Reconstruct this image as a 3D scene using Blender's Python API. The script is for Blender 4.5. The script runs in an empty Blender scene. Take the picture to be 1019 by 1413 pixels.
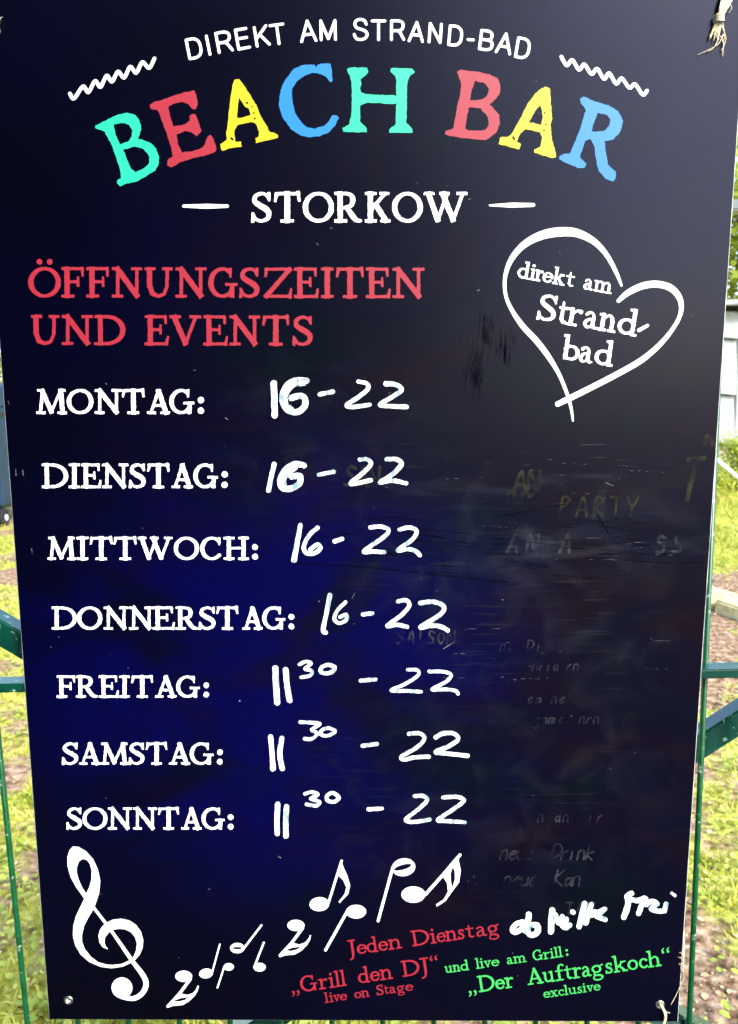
import bpy, bmesh, math, random
import numpy as np
from mathutils import Vector, Matrix
from mathutils.geometry import delaunay_2d_cdt

R = math.radians
scene = bpy.context.scene
COL = scene.collection
rng = random.Random(7)
nrg = np.random.default_rng(11)

# ------------------------------------------------------------------ camera
TILT = R(1.25)                     # the board (and the phone) hang slightly clockwise of true vertical
cam_d = bpy.data.cameras.new('camera')
cam = bpy.data.objects.new('camera', cam_d)
COL.objects.link(cam)
cam_d.sensor_fit = 'VERTICAL'; cam_d.sensor_height = 24.0; cam_d.sensor_width = 24.0
cam_d.lens = 24.0 * 1090 / 1413
cam_d.clip_start = 0.02; cam_d.clip_end = 400
fwd = Vector((-0.01009297, 0.98766798, -0.15623731)).normalized()
rgt = Vector((0.99970212, 0.00649433, -0.02352656)).normalized()
up = rgt.cross(fwd).normalized(); rgt = fwd.cross(up).normalized()
M = Matrix((rgt, up, -fwd)).transposed().to_4x4()
M.translation = Vector((0.01458004, -0.66791869, 1.55128631))
cam.matrix_world = M
cam_d.dof.use_dof = True
cam_d.dof.focus_distance = 0.675
cam_d.dof.aperture_fstop = 9.5
scene.camera = cam

# ------------------------------------------------------------------ sky, sun, exposure
SUN_AZ, SUN_EL = R(146), R(41)     # veiled sun high on the viewer's side, to the right
world = bpy.data.worlds.new("World"); scene.world = world; world.use_nodes = True
wn = world.node_tree; wn.nodes.clear()
sky = wn.nodes.new('ShaderNodeTexSky'); sky.sky_type = 'NISHITA'; sky.sun_disc = False
sky.sun_elevation = SUN_EL; sky.sun_rotation = SUN_AZ
sky.air_density = 1.0; sky.dust_density = 1.6; sky.ozone_density = 1.0
bg = wn.nodes.new('ShaderNodeBackground'); bg.inputs['Strength'].default_value = 0.15
wo = wn.nodes.new('ShaderNodeOutputWorld')
wn.links.new(sky.outputs[0], bg.inputs[0]); wn.links.new(bg.outputs[0], wo.inputs[0])
sl = bpy.data.lights.new('sun', 'SUN'); sl.energy = 1.5; sl.angle = R(12); sl.color = (1, .97, .92)
so = bpy.data.objects.new('sun', sl); COL.objects.link(so)
sdir = Vector((math.sin(SUN_AZ) * math.cos(SUN_EL), math.cos(SUN_AZ) * math.cos(SUN_EL), math.sin(SUN_EL)))
so.rotation_euler = sdir.to_track_quat('Z', 'Y').to_euler(); so.location = sdir * 30
scene.view_settings.view_transform = 'Standard'; scene.view_settings.look = 'None'
scene.view_settings.gamma = 1.0; scene.view_settings.exposure = 2.2

# ------------------------------------------------------------------ materials
def mat(name, col, rough=.6, spec=.5, metal=0., coat=0.):
    m = bpy.data.materials.new(name); m.use_nodes = True
    b = m.node_tree.nodes['Principled BSDF']
    b.inputs['Base Color'].default_value = (*col, 1); b.inputs['Roughness'].default_value = rough
    b.inputs['Specular IOR Level'].default_value = spec; b.inputs['Metallic'].default_value = metal
    b.inputs['Coat Weight'].default_value = coat
    return m
def noise_col(m, ca, cb, scale, detail=4, lo=.35, hi=.65, coord='Object', stretch=(1, 1, 1), bump=0., bscale=None, rough=None, dist=.01):
    nt = m.node_tree; N = nt.nodes; L = nt.links; b = N['Principled BSDF']
    tc = N.new('ShaderNodeTexCoord'); mp = N.new('ShaderNodeMapping'); mp.inputs['Scale'].default_value = stretch
    L.new(tc.outputs[coord], mp.inputs[0])
    n = N.new('ShaderNodeTexNoise'); n.inputs['Scale'].default_value = scale; n.inputs['Detail'].default_value = detail
    L.new(mp.outputs[0], n.inputs['Vector'])
    r = N.new('ShaderNodeValToRGB'); r.color_ramp.elements[0].position = lo; r.color_ramp.elements[1].position = hi
    r.color_ramp.elements[0].color = (*ca, 1); r.color_ramp.elements[1].color = (*cb, 1)
    L.new(n.outputs['Fac'], r.inputs[0]); L.new(r.outputs[0], b.inputs['Base Color'])
    if bump:
        n2 = N.new('ShaderNodeTexNoise'); n2.inputs['Scale'].default_value = bscale or scale * 3; n2.inputs['Detail'].default_value = 5
        L.new(mp.outputs[0], n2.inputs['Vector'])
        bp = N.new('ShaderNodeBump'); bp.inputs['Strength'].default_value = bump; bp.inputs['Distance'].default_value = dist
        L.new(n2.outputs['Fac'], bp.inputs['Height']); L.new(bp.outputs[0], b.inputs['Normal'])
    if rough:
        mr = N.new('ShaderNodeMapRange'); mr.inputs['To Min'].default_value = rough[0]; mr.inputs['To Max'].default_value = rough[1]
        L.new(n.outputs['Fac'], mr.inputs[0]); L.new(mr.outputs[0], b.inputs['Roughness'])
    return m

# the black board: glossy navy-black laminate with wiped-chalk film, smears and a painted blue reflection
def board_material():
    m = mat('board_black', (.004, .004, .012), .28, .22)
    m.node_tree.nodes['Principled BSDF'].inputs['Specular Tint'].default_value = (.70, .74, 1, 1)
    nt = m.node_tree; N = nt.nodes; L = nt.links; b = N['Principled BSDF']
    tc = N.new('ShaderNodeTexCoord')
    def noise(scale, detail, stretch, rot=0., loc=(0, 0, 0), dist=0.):
        mp = N.new('ShaderNodeMapping'); mp.inputs['Scale'].default_value = stretch
        mp.inputs['Rotation'].default_value = (0, rot, 0); mp.inputs['Location'].default_value = loc
        L.new(tc.outputs['Object'], mp.inputs[0])
        n = N.new('ShaderNodeTexNoise'); n.inputs['Scale'].default_value = scale; n.inputs['Detail'].default_value = detail
        n.inputs['Distortion'].default_value = dist
        L.new(mp.outputs[0], n.inputs['Vector']); return n.outputs['Fac']
    def remap(v, a, c, lo=0., hi=1.):
        mr = N.new('ShaderNodeMapRange'); mr.interpolation_type = 'SMOOTHSTEP'
        mr.inputs['From Min'].default_value = a; mr.inputs['From Max'].default_value = c
        mr.inputs['To Min'].default_value = lo; mr.inputs['To Max'].default_value = hi
        L.new(v, mr.inputs[0]); return mr.outputs[0]
    def mul(a, c):
        x = N.new('ShaderNodeMath'); x.operation = 'MULTIPLY'
        for i, v in enumerate((a, c)):
            if isinstance(v, (int, float)): x.inputs[i].default_value = v
            else: L.new(v, x.inputs[i])
        return x.outputs[0]
    def add(a, c):
        x = N.new('ShaderNodeMath'); x.operation = 'ADD'; x.use_clamp = True; L.new(a, x.inputs[0]); L.new(c, x.inputs[1]); return x.outputs[0]
    def blob(x, z, rx, rz):           # soft oval mask for worn, wiped zones and the painted blue reflection
        mp = N.new('ShaderNodeMapping'); mp.inputs['Location'].default_value = (-x / rx, 0, -z / rz)
        mp.inputs['Scale'].default_value = (1 / rx, 1, 1 / rz); L.new(tc.outputs['Object'], mp.inputs[0])
        vm = N.new('ShaderNodeVectorMath'); vm.operation = 'LENGTH'; L.new(mp.outputs[0], vm.inputs[0])
        return remap(vm.outputs['Value'], .35, 1.1, 1., 0.)
    worn = add(blob(.17, -.01, .20, .12), mul(blob(.14, -.20, .22, .16), .75))
    worn = add(worn, mul(blob(-.02, .10, .13, .10), .7))
    streak = mul(remap(noise(10, 7, (1, 1, 4.5), rot=.12, dist=1.2), .5, .78), blob(.10, .03, .26, .075))
    cloud = remap(noise(17, 7, (1, 1, 1.2), dist=1.6), .42, .80)
    fine = mul(remap(noise(60, 4, (.25, 1, 6), rot=.06), .55, .72), remap(noise(8, 3, (1, 1, 1)), .45, .6))
    film = mul(worn, add(mul(streak, .5), mul(cloud, .25)))
    film = add(film, mul(mul(worn, fine), .28))
    hue = noise(14, 2, (1, 1, 1.5), loc=(4, 0, 1))
    r = N.new('ShaderNodeValToRGB'); cr = r.color_ramp
    cr.elements[0].position = .36; cr.elements[0].color = (.014, .018, .034, 1)
    cr.elements[1].position = .68; cr.elements[1].color = (.030, .022, .024, 1)
    e = cr.elements.new(.5); e.color = (.020, .023, .028, 1)
    L.new(hue, r.inputs[0])
    # uneven navy base of the laminate
    nb = N.new('ShaderNodeValToRGB'); nb.color_ramp.elements[0].position = .3; nb.color_ramp.elements[1].position = .75
    nb.color_ramp.elements[0].color = (.0002, .0002, .0012, 1); nb.color_ramp.elements[1].color = (.0003, .0003, .0080, 1)
    L.new(noise(3.2, 3, (1, 1, 1.2), loc=(1.3, 0, 2)), nb.inputs[0])
    # plum and slate blotches left in the surface by years of wiping
    pl = N.new('ShaderNodeValToRGB'); pe = pl.color_ramp.elements
    pe[0].position = .34; pe[0].color = (.0006, .0022, .0040, 1); pe[1].position = .66; pe[1].color = (.0036, .0012, .0036, 1)
    q = pe.new(.5); q.color = (.0012, .0010, .0055, 1)
    L.new(noise(8, 4, (1, 1, 1.6), loc=(7, 0, 3), dist=.6), pl.inputs[0])
    pm = N.new('ShaderNodeMix'); pm.data_type = 'RGBA'; L.new(mul(blob(.15, -.02, .42, .5), .95), pm.inputs['Factor'])
    L.new(nb.outputs[0], pm.inputs['A']); L.new(pl.outputs[0], pm.inputs['B'])
    mx = N.new('ShaderNodeMix'); mx.data_type = 'RGBA'; L.new(film, mx.inputs['Factor'])
    L.new(nb.outputs[0], mx.inputs['A']); L.new(r.outputs[0], mx.inputs['B'])
    blue_reflection = N.new('ShaderNodeMix'); blue_reflection.data_type = 'RGBA'; L.new(mul(blob(-.085, -.11, .27, .25), remap(noise(6, 6, (1, 1, 1.8), loc=(2, 0, 5), dist=.8), .34, .6, .15, 1.1)), blue_reflection.inputs['Factor'])  # patchy blue reflection at the lower left, painted into the base colour
    L.new(pm.outputs['Result'], blue_reflection.inputs['A']); blue_reflection.inputs['B'].default_value = (.0002, .0002, .028, 1); L.new(blue_reflection.outputs['Result'], mx.inputs['A'])
    # specks of dried paint and lint
    vo = N.new('ShaderNodeTexVoronoi'); vo.inputs['Scale'].default_value = 42; L.new(tc.outputs['Object'], vo.inputs['Vector'])
    gate = remap(noise(5, 2, (1, 1, 1)), .6, .62)
    sp = mul(remap(vo.outputs['Distance'], .022, .034, 1, 0), gate)
    m2 = N.new('ShaderNodeMix'); m2.data_type = 'RGBA'; L.new(sp, m2.inputs['Factor'])
    L.new(mx.outputs['Result'], m2.inputs['A']); m2.inputs['B'].default_value = (.28, .28, .3, 1)
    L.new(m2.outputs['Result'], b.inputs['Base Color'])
    rr = remap(add(mul(film, .5), mul(noise(5, 4, (1, 1, 2)), .35)), 0, 1, .24, .42)
    L.new(rr, b.inputs['Roughness'])
    bp = N.new('ShaderNodeBump'); bp.inputs['Strength'].default_value = .012; bp.inputs['Distance'].default_value = .002
    L.new(noise(260, 2, (1, 1, 1)), bp.inputs['Height']); L.new(bp.outputs[0], b.inputs['Normal'])
    return m

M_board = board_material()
M_edge = noise_col(mat('board_cut_edge', (.55, .55, .5), .6), (.55, .55, .5), (.16, .17, .15), 40)
def ink(name, ca, cb, rough=.42):
    return noise_col(mat(name, ca, rough, .5), ca, cb, 900, 3, .3, .7)
M_white = ink('print_white', (.80, .80, .79), (.84, .84, .83))
M_teal = ink('print_turquoise', (.006, .36, .205), (.009, .42, .24))
M_red = ink('print_red', (.225, .009, .020), (.28, .013, .029))
M_yellow = ink('print_yellow', (.46, .355, .001), (.52, .40, .002))
M_blue = ink('print_blue', (.0, .13, .36), (.0, .155, .42))
M_green = ink('print_green', (.030, .34, .062), (.048, .40, .088))
M_chalk = noise_col(mat('paint_marker_white', (.8, .85, .86), .5), (.16, .26, .29), (.84, .88, .88), 240, 5, .36, .56, stretch=(1, 1, .35), bump=.15, bscale=700, dist=.0006)
def ghost_mat(name, col, a, spec=.3):
    m = mat(name, col, .8 if spec < .1 else .6, spec); nt = m.node_tree; N = nt.nodes; L = nt.links; b = N['Principled BSDF']
    tc = N.new('ShaderNodeTexCoord'); n = N.new('ShaderNodeTexNoise'); n.inputs['Scale'].default_value = 70; n.inputs['Detail'].default_value = 8
    L.new(tc.outputs['Object'], n.inputs['Vector'])
    mr = N.new('ShaderNodeMapRange'); mr.inputs['From Min'].default_value = .38; mr.inputs['From Max'].default_value = .66
    mr.inputs['To Max'].default_value = a; L.new(n.outputs['Fac'], mr.inputs[0]); L.new(mr.outputs[0], b.inputs['Alpha'])
    return m
M_ghost = ghost_mat('wiped_marker_grey', (.040, .040, .055), .55)
M_ghosty = ghost_mat('wiped_marker_yellow', (.045, .045, .008), .34)
M_scr = ghost_mat('scuff_dark', (.0015, .001, .004), .85, .02)
M_scr2 = ghost_mat('scuff_dark_thin', (.0015, .001, .004), .8, .02)
M_scrl = ghost_mat('scratch_light', (.30, .30, .32), .7)
M_gate = noise_col(mat('green_powder_coat', (.0, .07, .04), .32, 1.0), (.0, .028, .018), (.0, .048, .030), 30, 4, bump=.08, bscale=400, dist=.0008, rough=(.14, .3))
M_rod = noise_col(mat('green_wire_coat', (.0, .09, .03), .35, .5), (.0, .048, .014), (.001, .075, .022), 60, 4, bump=.1, bscale=500, dist=.0006)
for m_ in (M_gate, M_rod):         # chips and dust flecks in the coating
    n_ = m_.node_tree; b_ = n_.nodes['Principled BSDF']; src = b_.inputs['Base Color'].links[0].from_socket
    tc_ = n_.nodes.new('ShaderNodeTexCoord'); z_ = n_.nodes.new('ShaderNodeTexNoise'); z_.inputs['Scale'].default_value = 170; z_.inputs['Detail'].default_value = 6
    r_ = n_.nodes.new('ShaderNodeMapRange'); r_.inputs['From Min'].default_value = .63; r_.inputs['From Max'].default_value = .70
    x_ = n_.nodes.new('ShaderNodeMix'); x_.data_type = 'RGBA'; x_.inputs['B'].default_value = (.20, .30, .22, 1)
    n_.links.new(tc_.outputs['Object'], z_.inputs['Vector']); n_.links.new(z_.outputs['Fac'], r_.inputs[0]); n_.links.new(r_.outputs[0], x_.inputs['Factor'])
    n_.links.new(src, x_.inputs['A']); n_.links.new(x_.outputs['Result'], b_.inputs['Base Color'])
M_twine = noise_col(mat('straw_twine', (.6, .5, .3), .8, .2), (.50, .40, .22), (.78, .70, .48), 400, 3)
M_steel = mat('eyelet_steel', (.62, .58, .48), .3, .5, 1.0)

# ------------------------------------------------------------------ object helpers
def link(name, me, m=None, parent=None):
    o = bpy.data.objects.new(name, me); COL.objects.link(o)
    if m is not None and me is not None: me.materials.append(m)
    if parent is not None: o.parent = parent
    return o
def mesh(name, v, f):
    me = bpy.data.meshes.new(name); me.from_pydata(v, [], f); me.update(); return me
def bmobj(name, bm, m, parent=None, smooth=False):
    me = bpy.data.meshes.new(name); bm.to_mesh(me); bm.free()
    if smooth:
        for p in me.polygons: p.use_smooth = True
    return link(name, me, m, parent)
def empty(name, loc, label, cat, group=None, rot=(0, 0, 0)):
    o = bpy.data.objects.new(name, None); COL.objects.link(o); o.location = loc; o.rotation_euler = rot
    o.empty_display_size = .1; o['label'] = label; o['category'] = cat
    if group: o['group'] = group
    return o
def tag(o, label=None, cat=None, group=None, kind=None):
    for k, v in (('label', label), ('category', cat), ('group', group), ('kind', kind)):
        if v: o[k] = v
    return o
def box(bm, c, s, rot=None, bev=0.):
    r = bmesh.ops.create_cube(bm, size=1)
    mtx = Matrix.Translation(Vector(c)) @ (rot or Matrix.Identity(4)) @ Matrix.Diagonal((*s, 1))
    bmesh.ops.transform(bm, matrix=mtx, verts=r['verts'])
    if bev:
        ed = list({e for v in r['verts'] for e in v.link_edges})
        bmesh.ops.bevel(bm, geom=ed, offset=bev, segments=2, affect='EDGES')
def tube(bm, pts, rad, n=8, cap=True):
    pts = [Vector(p) for p in pts]; rings = []
    rr = rad if hasattr(rad, '__len__') else [rad] * len(pts)
    prev = None
    for i, p in enumerate(pts):
        d = (pts[min(i + 1, len(pts) - 1)] - pts[max(i - 1, 0)]).normalized()
        a = prev if prev is not None else Vector((0, 0, 1)) if abs(d.z) < .9 else Vector((1, 0, 0))
        u = (a - d * a.dot(d)).normalized(); w = d.cross(u); prev = u
        rings.append([bm.verts.new(p + (u * math.cos(2 * math.pi * k / n) + w * math.sin(2 * math.pi * k / n)) * rr[i]) for k in range(n)])
    for a, b in zip(rings, rings[1:]):
        for k in range(n): bm.faces.new((a[k], a[(k + 1) % n], b[(k + 1) % n], b[k]))
    if cap:
        bm.faces.new(rings[0][::-1]); bm.faces.new(rings[-1])
def spline(pts, step=.25):
    P = np.array(pts, float); out = []
    n = len(P)
    if n < 3: return P
    for i in range(n - 1):
        p0 = P[max(i - 1, 0)]; p1 = P[i]; p2 = P[i + 1]; p3 = P[min(i + 2, n - 1)]
        for t in np.arange(0, 1, step):
            out.append(.5 * ((2 * p1) + (-p0 + p2) * t + (2 * p0 - 5 * p1 + 4 * p2 - p3) * t ** 2 + (-p0 + 3 * p1 - 3 * p2 + p3) * t ** 3))
    out.append(P[-1]); return np.array(out)

# ------------------------------------------------------------------ ink: flat print and marker strokes on the board plane
# artwork units (u right, v down) -> metres on the board face
HM = (0.0005642818651522604, -1.8857151447066126e-06, -0.27992480083276805, -1.6218780177172043e-07,
      -0.000576654294662513, 0.44458386063324423, 5.486157888453029e-06, -0.00013214457386873205)
def art(u, v):
    w = HM[6] * u + HM[7] * v + 1
    return (HM[0] * u + HM[1] * v + HM[2]) / w, (HM[3] * u + HM[4] * v + HM[5]) / w
_NG = nrg.random((256, 256))
def vnoise(x, y):
    xi = np.floor(x).astype(int); yi = np.floor(y).astype(int); fx = x - xi; fy = y - yi
    fx = fx * fx * (3 - 2 * fx); fy = fy * fy * (3 - 2 * fy); g = lambda a, b: _NG[a % 256, b % 256]
    return (g(xi, yi) * (1 - fx) + g(xi + 1, yi) * fx) * (1 - fy) + (g(xi, yi + 1) * (1 - fx) + g(xi + 1, yi + 1) * fx) * fy - .5
class Ink:
    """Blots (strokes with a varying pen radius, polygons, cut-outs) merged into one outline and meshed flat."""
    def __init__(s, rough=.0, wl=3., k=.8, step=.5, butt=False): s.butt = butt; s.g = []; s.rough = rough; s.wl = wl; s.k = k; s.step = step
    def new(s): s.g.append([]); return s
    def stroke(s, pts, rad, curve=False, cut=False):
        if not s.g: s.new()
        P = np.array(pts, float); r = np.array(rad if hasattr(rad, '__len__') else [rad] * len(P), float)
        if len(r) != len(P): r = np.interp(np.linspace(0, 1, len(P)), np.linspace(0, 1, len(r)), r)
        if curve and len(P) > 2:
            Q = spline(np.c_[P, r], .2); P, r = Q[:, :2], Q[:, 2]
        if len(P) == 1: P = np.vstack([P, P + .01]); r = np.array([r[0], r[0]])
        s.g[-1].append(('c' if cut else 's', P, r)); return s
    def poly(s, pts, cut=False, smooth=False):
        if not s.g: s.new()
        P = np.array(pts, float)
        if smooth: P = spline(np.vstack([P, P[:1]]), .25)[:-1]
        s.g[-1].append(('h' if cut else 'p', P, None)); return s
    def field(s, prims, X, Y):
        F = np.full(X.shape, 1e3); C = np.full(X.shape, 1e3)
        for t, P, r in prims:
            if t in 'sc':
                D = np.full(X.shape, 1e3)
                for i in range(len(P) - 1):
                    a, b = P[i], P[i + 1]; d = b - a; l = max(d @ d, 1e-9)
                    if s.butt and len(P) == 2 and l > .5:      # square-cut ends
                        n = math.sqrt(l); ux, uy = d / n; m = (a + b) / 2; rr = max(r[0], r[1])
                        p = (X - m[0]) * ux + (Y - m[1]) * uy; q = np.abs((X - m[0]) * uy - (Y - m[1]) * ux)
                        rl = r[0] + np.clip(p / n + .5, 0, 1) * (r[1] - r[0]); c = .35
                        ex = np.abs(p) - (n / 2 + rr * .95) + c; ey = q - rl + c
                        D = np.minimum(D, np.hypot(np.maximum(ex, 0), np.maximum(ey, 0)) + np.minimum(np.maximum(ex, ey), 0) - c); continue
                    h = np.clip(((X - a[0]) * d[0] + (Y - a[1]) * d[1]) / l, 0, 1)
                    D = np.minimum(D, np.hypot(X - a[0] - h * d[0], Y - a[1] - h * d[1]) - (r[i] + h * (r[i + 1] - r[i])))
            else:
                D = np.full(X.shape, 1e3); ins = np.zeros(X.shape, bool)
                for i in range(len(P)):
                    a, b = P[i], P[(i + 1) % len(P)]; d = b - a; l = max(d @ d, 1e-9)
                    h = np.clip(((X - a[0]) * d[0] + (Y - a[1]) * d[1]) / l, 0, 1)
                    D = np.minimum(D, np.hypot(X - a[0] - h * d[0], Y - a[1] - h * d[1]))
                    if a[1] != b[1]:
                        ins ^= ((a[1] > Y) != (b[1] > Y)) & (X < (b[0] - a[0]) * (Y - a[1]) / (b[1] - a[1]) + a[0])
                D = np.where(ins, -D, D)
            if t in 'sp':
                h = np.clip(.5 + .5 * (D - F) / s.k, 0, 1); F = D * (1 - h) + F * h - s.k * h * (1 - h) * .6
            else: C = np.minimum(C, D)
        F = np.maximum(F, -C)
        if s.rough: F = F + s.rough * (vnoise(X / s.wl, Y / s.wl) * 1.4 + vnoise(X / s.wl * 2.3 + 9, Y / s.wl * 2.3 + 5) * .7)
        return F
    def build(s, name, m, parent, off=.0004):
        V = []; Fc = []; st = s.step
        def bb(g):
            q = [p for p in g if p[0] in 'sp']
            return (np.min([(p[1] - (p[2][:, None] if p[2] is not None else 0)).min(0) for p in q], axis=0) - .8,
                    np.max([(p[1] + (p[2][:, None] if p[2] is not None else 0)).max(0) for p in q], axis=0) + .8)
        gs = [g for g in s.g if g]; go = True
        while go:                      # blots that may touch are merged into one outline, so no two faces share a plane
            go = False
            for i in range(len(gs)):
                for j in range(i + 1, len(gs)):
                    a, b = bb(gs[i]), bb(gs[j])
                    if (a[0] < b[1]).all() and (b[0] < a[1]).all():
                        gs[i] = gs[i] + gs[j]; del gs[j]; go = True; break
                if go: break
        for prims in gs:
            lo = np.min([(p[1] - (p[2][:, None] if p[2] is not None else 0)).min(0) for p in prims if p[0] in 'sp'], axis=0) - 2
            hi = np.max([(p[1] + (p[2][:, None] if p[2] is not None else 0)).max(0) for p in prims if p[0] in 'sp'], axis=0) + 2
            lo = np.floor(lo / st) * st
            nx, ny = int((hi[0] - lo[0]) / st) + 2, int((hi[1] - lo[1]) / st) + 2
            xs = lo[0] + np.arange(nx) * st; ys = lo[1] + np.arange(ny) * st
            X, Y = np.meshgrid(xs, ys); F = s.field(prims, X, Y)
            I = F < 0; cnt = I[:-1, :-1].astype(int) + I[1:, :-1] + I[:-1, 1:] + I[1:, 1:]
            cache = {}
            def vid(key, x, y):
                q = cache.get(key)
                if q is None:
                    q = cache[key] = len(V); a, b = art(x, y); V.append((a, -off, b))
                return q
            for j in range(ny - 1):
                row = cnt[j]; full = np.flatnonzero(row == 4)
                if len(full):
                    for run in np.split(full, np.flatnonzero(np.diff(full) > 1) + 1):
                        a, b = run[0], run[-1] + 1
                        Fc.append((vid((a, j), xs[a], ys[j]), vid((a, j + 1), xs[a], ys[j + 1]), vid((b, j + 1), xs[b], ys[j + 1]), vid((b, j), xs[b], ys[j])))
                for i in np.flatnonzero((row > 0) & (row < 4)):
                    cs = ((i, j), (i, j + 1), (i + 1, j + 1), (i + 1, j)); pl = []
                    for q in range(4):
                        a, b = cs[q], cs[(q + 1) % 4]; fa, fb = F[a[1], a[0]], F[b[1], b[0]]
                        if fa < 0: pl.append(vid(a, xs[a[0]], ys[a[1]]))
                        if (fa < 0) != (fb < 0):
                            t = fa / (fa - fb)
                            pl.append(vid((a, b) if a < b else (b, a), xs[a[0]] + t * (xs[b[0]] - xs[a[0]]), ys[a[1]] + t * (ys[b[1]] - ys[a[1]])))
                    if len(pl) > 2: Fc.append(tuple(pl))
        return link(name, mesh(name, V, Fc), m, parent)

# ------------------------------------------------------------------ old-style serif alphabet: strokes in cap-height units
def arc(cx, cy, rx, ry, a0, a1, n=18, T=.08, t=.05):
    A = np.radians(np.linspace(a0, a1, n))
    return [(cx + rx * math.cos(a), cy + ry * math.sin(a)) for a in A], [t + (T - t) * abs(math.cos(a)) ** 1.4 for a in A]
S_, t_, T_ = .046, .052, .082
def srf(x0, x1, y): return ((x0, y), (x1, y)), (S_, S_)
def L(*p): return p
G = {}
def gl(c, w, *st): G[c] = (w, st)
lo, hi = .045, .955
gl('A', .95, (L((.17, .06), (.47, .93)), .05), (L((.46, .95), (.50, .93)), .055), (L((.49, .92), (.79, .06)), T_), (L((.28, .34), (.66, .34)), .045), srf(.05, .32, lo), srf(.60, .90, lo))
gl('C', .92, arc(.49, .5, .41, .455, 48, 318), (L((.80, .93), (.80, .70)), (.055, .035)))
gl('D', 1.05, (L((.21, .06), (.20, .94)), .075), srf(.05, .2, hi), srf(.05, .2, lo), arc(.42, .5, .55, .45, -90, 90), (L((.2, .95), (.44, .95)), .046), (L((.2, .05), (.44, .05)), .046))
gl('E', .86, (L((.21, .06), (.20, .94)), .08), (L((.05, hi), (.72, hi)), S_), (L((.74, .95), (.75, .76)), (.05, .035)), (L((.2, .52), (.55, .52)), .045), (L((.57, .65), (.57, .40)), (.035, .04)), (L((.05, lo), (.78, lo)), S_), (L((.79, .05), (.83, .26)), (.055, .035)))
gl('F', .82, (L((.21, .06), (.20, .94)), .08), (L((.05, hi), (.74, hi)), S_), (L((.76, .95), (.77, .74)), (.05, .035)), (L((.2, .52), (.58, .52)), .045), (L((.61, .66), (.61, .39)), (.035, .04)), srf(.05, .42, lo))
gl('G', 1.0, arc(.47, .5, .41, .455, 52, 325), (L((.74, .94), (.75, .72)), (.05, .035)), (L((.82, .40), (.81, .07)), .07), srf(.62, .955, .44))
gl('H', 1.05, (L((.22, .06), (.22, .94)), .078), (L((.83, .06), (.83, .94)), .078), (L((.22, .51), (.83, .51)), .045), srf(.05, .40, lo), srf(.05, .40, hi), srf(.66, 1.0, lo), srf(.66, 1.0, hi))
gl('I', .46, (L((.23, .06), (.23, .94)), .082), srf(.05, .41, lo), srf(.05, .41, hi))
gl('J', .60, (L((.36, .94), (.36, .1), (.30, -.18), (.12, -.26)), (.08, .08, .06, .045)), srf(.12, .55, hi))
gl('K', .97, (L((.21, .06), (.21, .94)), .08), srf(.05, .40, lo), srf(.05, .40, hi), (L((.27, .44), (.74, .92)), .05), (L((.42, .58), (.80, .07)), .08), srf(.62, .88, hi), srf(.66, .93, lo))
gl('M', 1.28, (L((.17, .06), (.25, .92)), .055), (L((.25, .92), (.62, .10)), .078), (L((.62, .08), (1.0, .92)), .048), (L((1.02, .94), (1.10, .06)), .08), srf(.05, .33, lo), srf(.08, .26, hi), srf(.98, 1.17, hi), srf(.94, 1.23, lo))
gl('N', 1.08, (L((.20, .06), (.21, .92)), .055), (L((.20, .94), (.88, .07)), .082), (L((.88, .08), (.88, .94)), .052), srf(.05, .35, lo), srf(.05, .22, hi), srf(.73, 1.03, hi))
gl('O', 1.06, arc(.53, .5, .45, .455, 0, 360, 30))
gl('P', .9)
gl('Ö', 1.06, arc(.53, .5, .45, .455, 0, 360, 30), (L((.36, 1.18), (.361, 1.18)), .085), (L((.70, 1.18), (.701, 1.18)), .085))
gl('R', 1.0, (L((.21, .06), (.20, .94)), .078), srf(.05, .40, lo), srf(.05, .2, hi), (L((.2, .95), (.45, .95), (.62, .88), (.66, .73), (.60, .57), (.42, .49), (.22, .49)), (.045, .05, .07, .08, .065, .048, .045), 1), (L((.44, .50), (.60, .28), (.76, .09), (.94, .045)), (.06, .08, .075, .042), 1))
gl('S', .72, (L((.61, .78), (.52, .91), (.35, .955), (.16, .87), (.13, .70), (.28, .57), (.48, .46), (.61, .33), (.58, .14), (.38, .045), (.18, .09), (.08, .24)), (.04, .045, .05, .062, .075, .085, .088, .08, .065, .05, .048, .045), 1), (L((.62, .955), (.63, .74)), (.045, .035)), (L((.06, .04), (.06, .28)), (.05, .038)))
gl('T', .96, (L((.48, .06), (.48, .94)), .085), (L((.08, .95), (.88, .95)), S_), (L((.10, .93), (.05, .73)), (.055, .036)), (L((.86, .98), (.90, .74)), (.055, .036)), srf(.29, .67, lo))
gl('U', 1.03, (L((.18, .93), (.19, .38), (.30, .12), (.52, .045), (.72, .11), (.83, .36), (.84, .93)), (.08, .08, .07, .05, .05, .052, .052)), srf(.05, .35, hi), srf(.70, .98, hi))
gl('V', 1.06, (L((.17, .93), (.53, .08)), .082), (L((.54, .06), (.87, .93)), .05), srf(.05, .34, hi), srf(.72, 1.01, hi))
gl('W', 1.5, (L((.17, .93), (.47, .09)), .08), (L((.48, .07), (.78, .88)), .05), (L((.66, .93), (1.0, .09)), .08), (L((1.01, .07), (1.33, .93)), .05), srf(.05, .32, hi), srf(.58, .84, hi), srf(1.18, 1.45, hi))
gl('Z', .98, (L((.10, .95), (.90, .95)), S_), (L((.88, .93), (.12, .06)), .07), (L((.07, .05), (.90, .05)), S_), (L((.11, .94), (.09, .74)), (.05, .035)), (L((.90, .03), (.94, .27)), (.055, .035)))
gl(':', .28, (L((.14, .13), (.141, .13)), .115), (L((.14, .56), (.141, .56)), .115))
gl('-', .5, (L((.06, .33), (.44, .42)), (.06, .045)))
x = .62; l_ = .035
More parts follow.
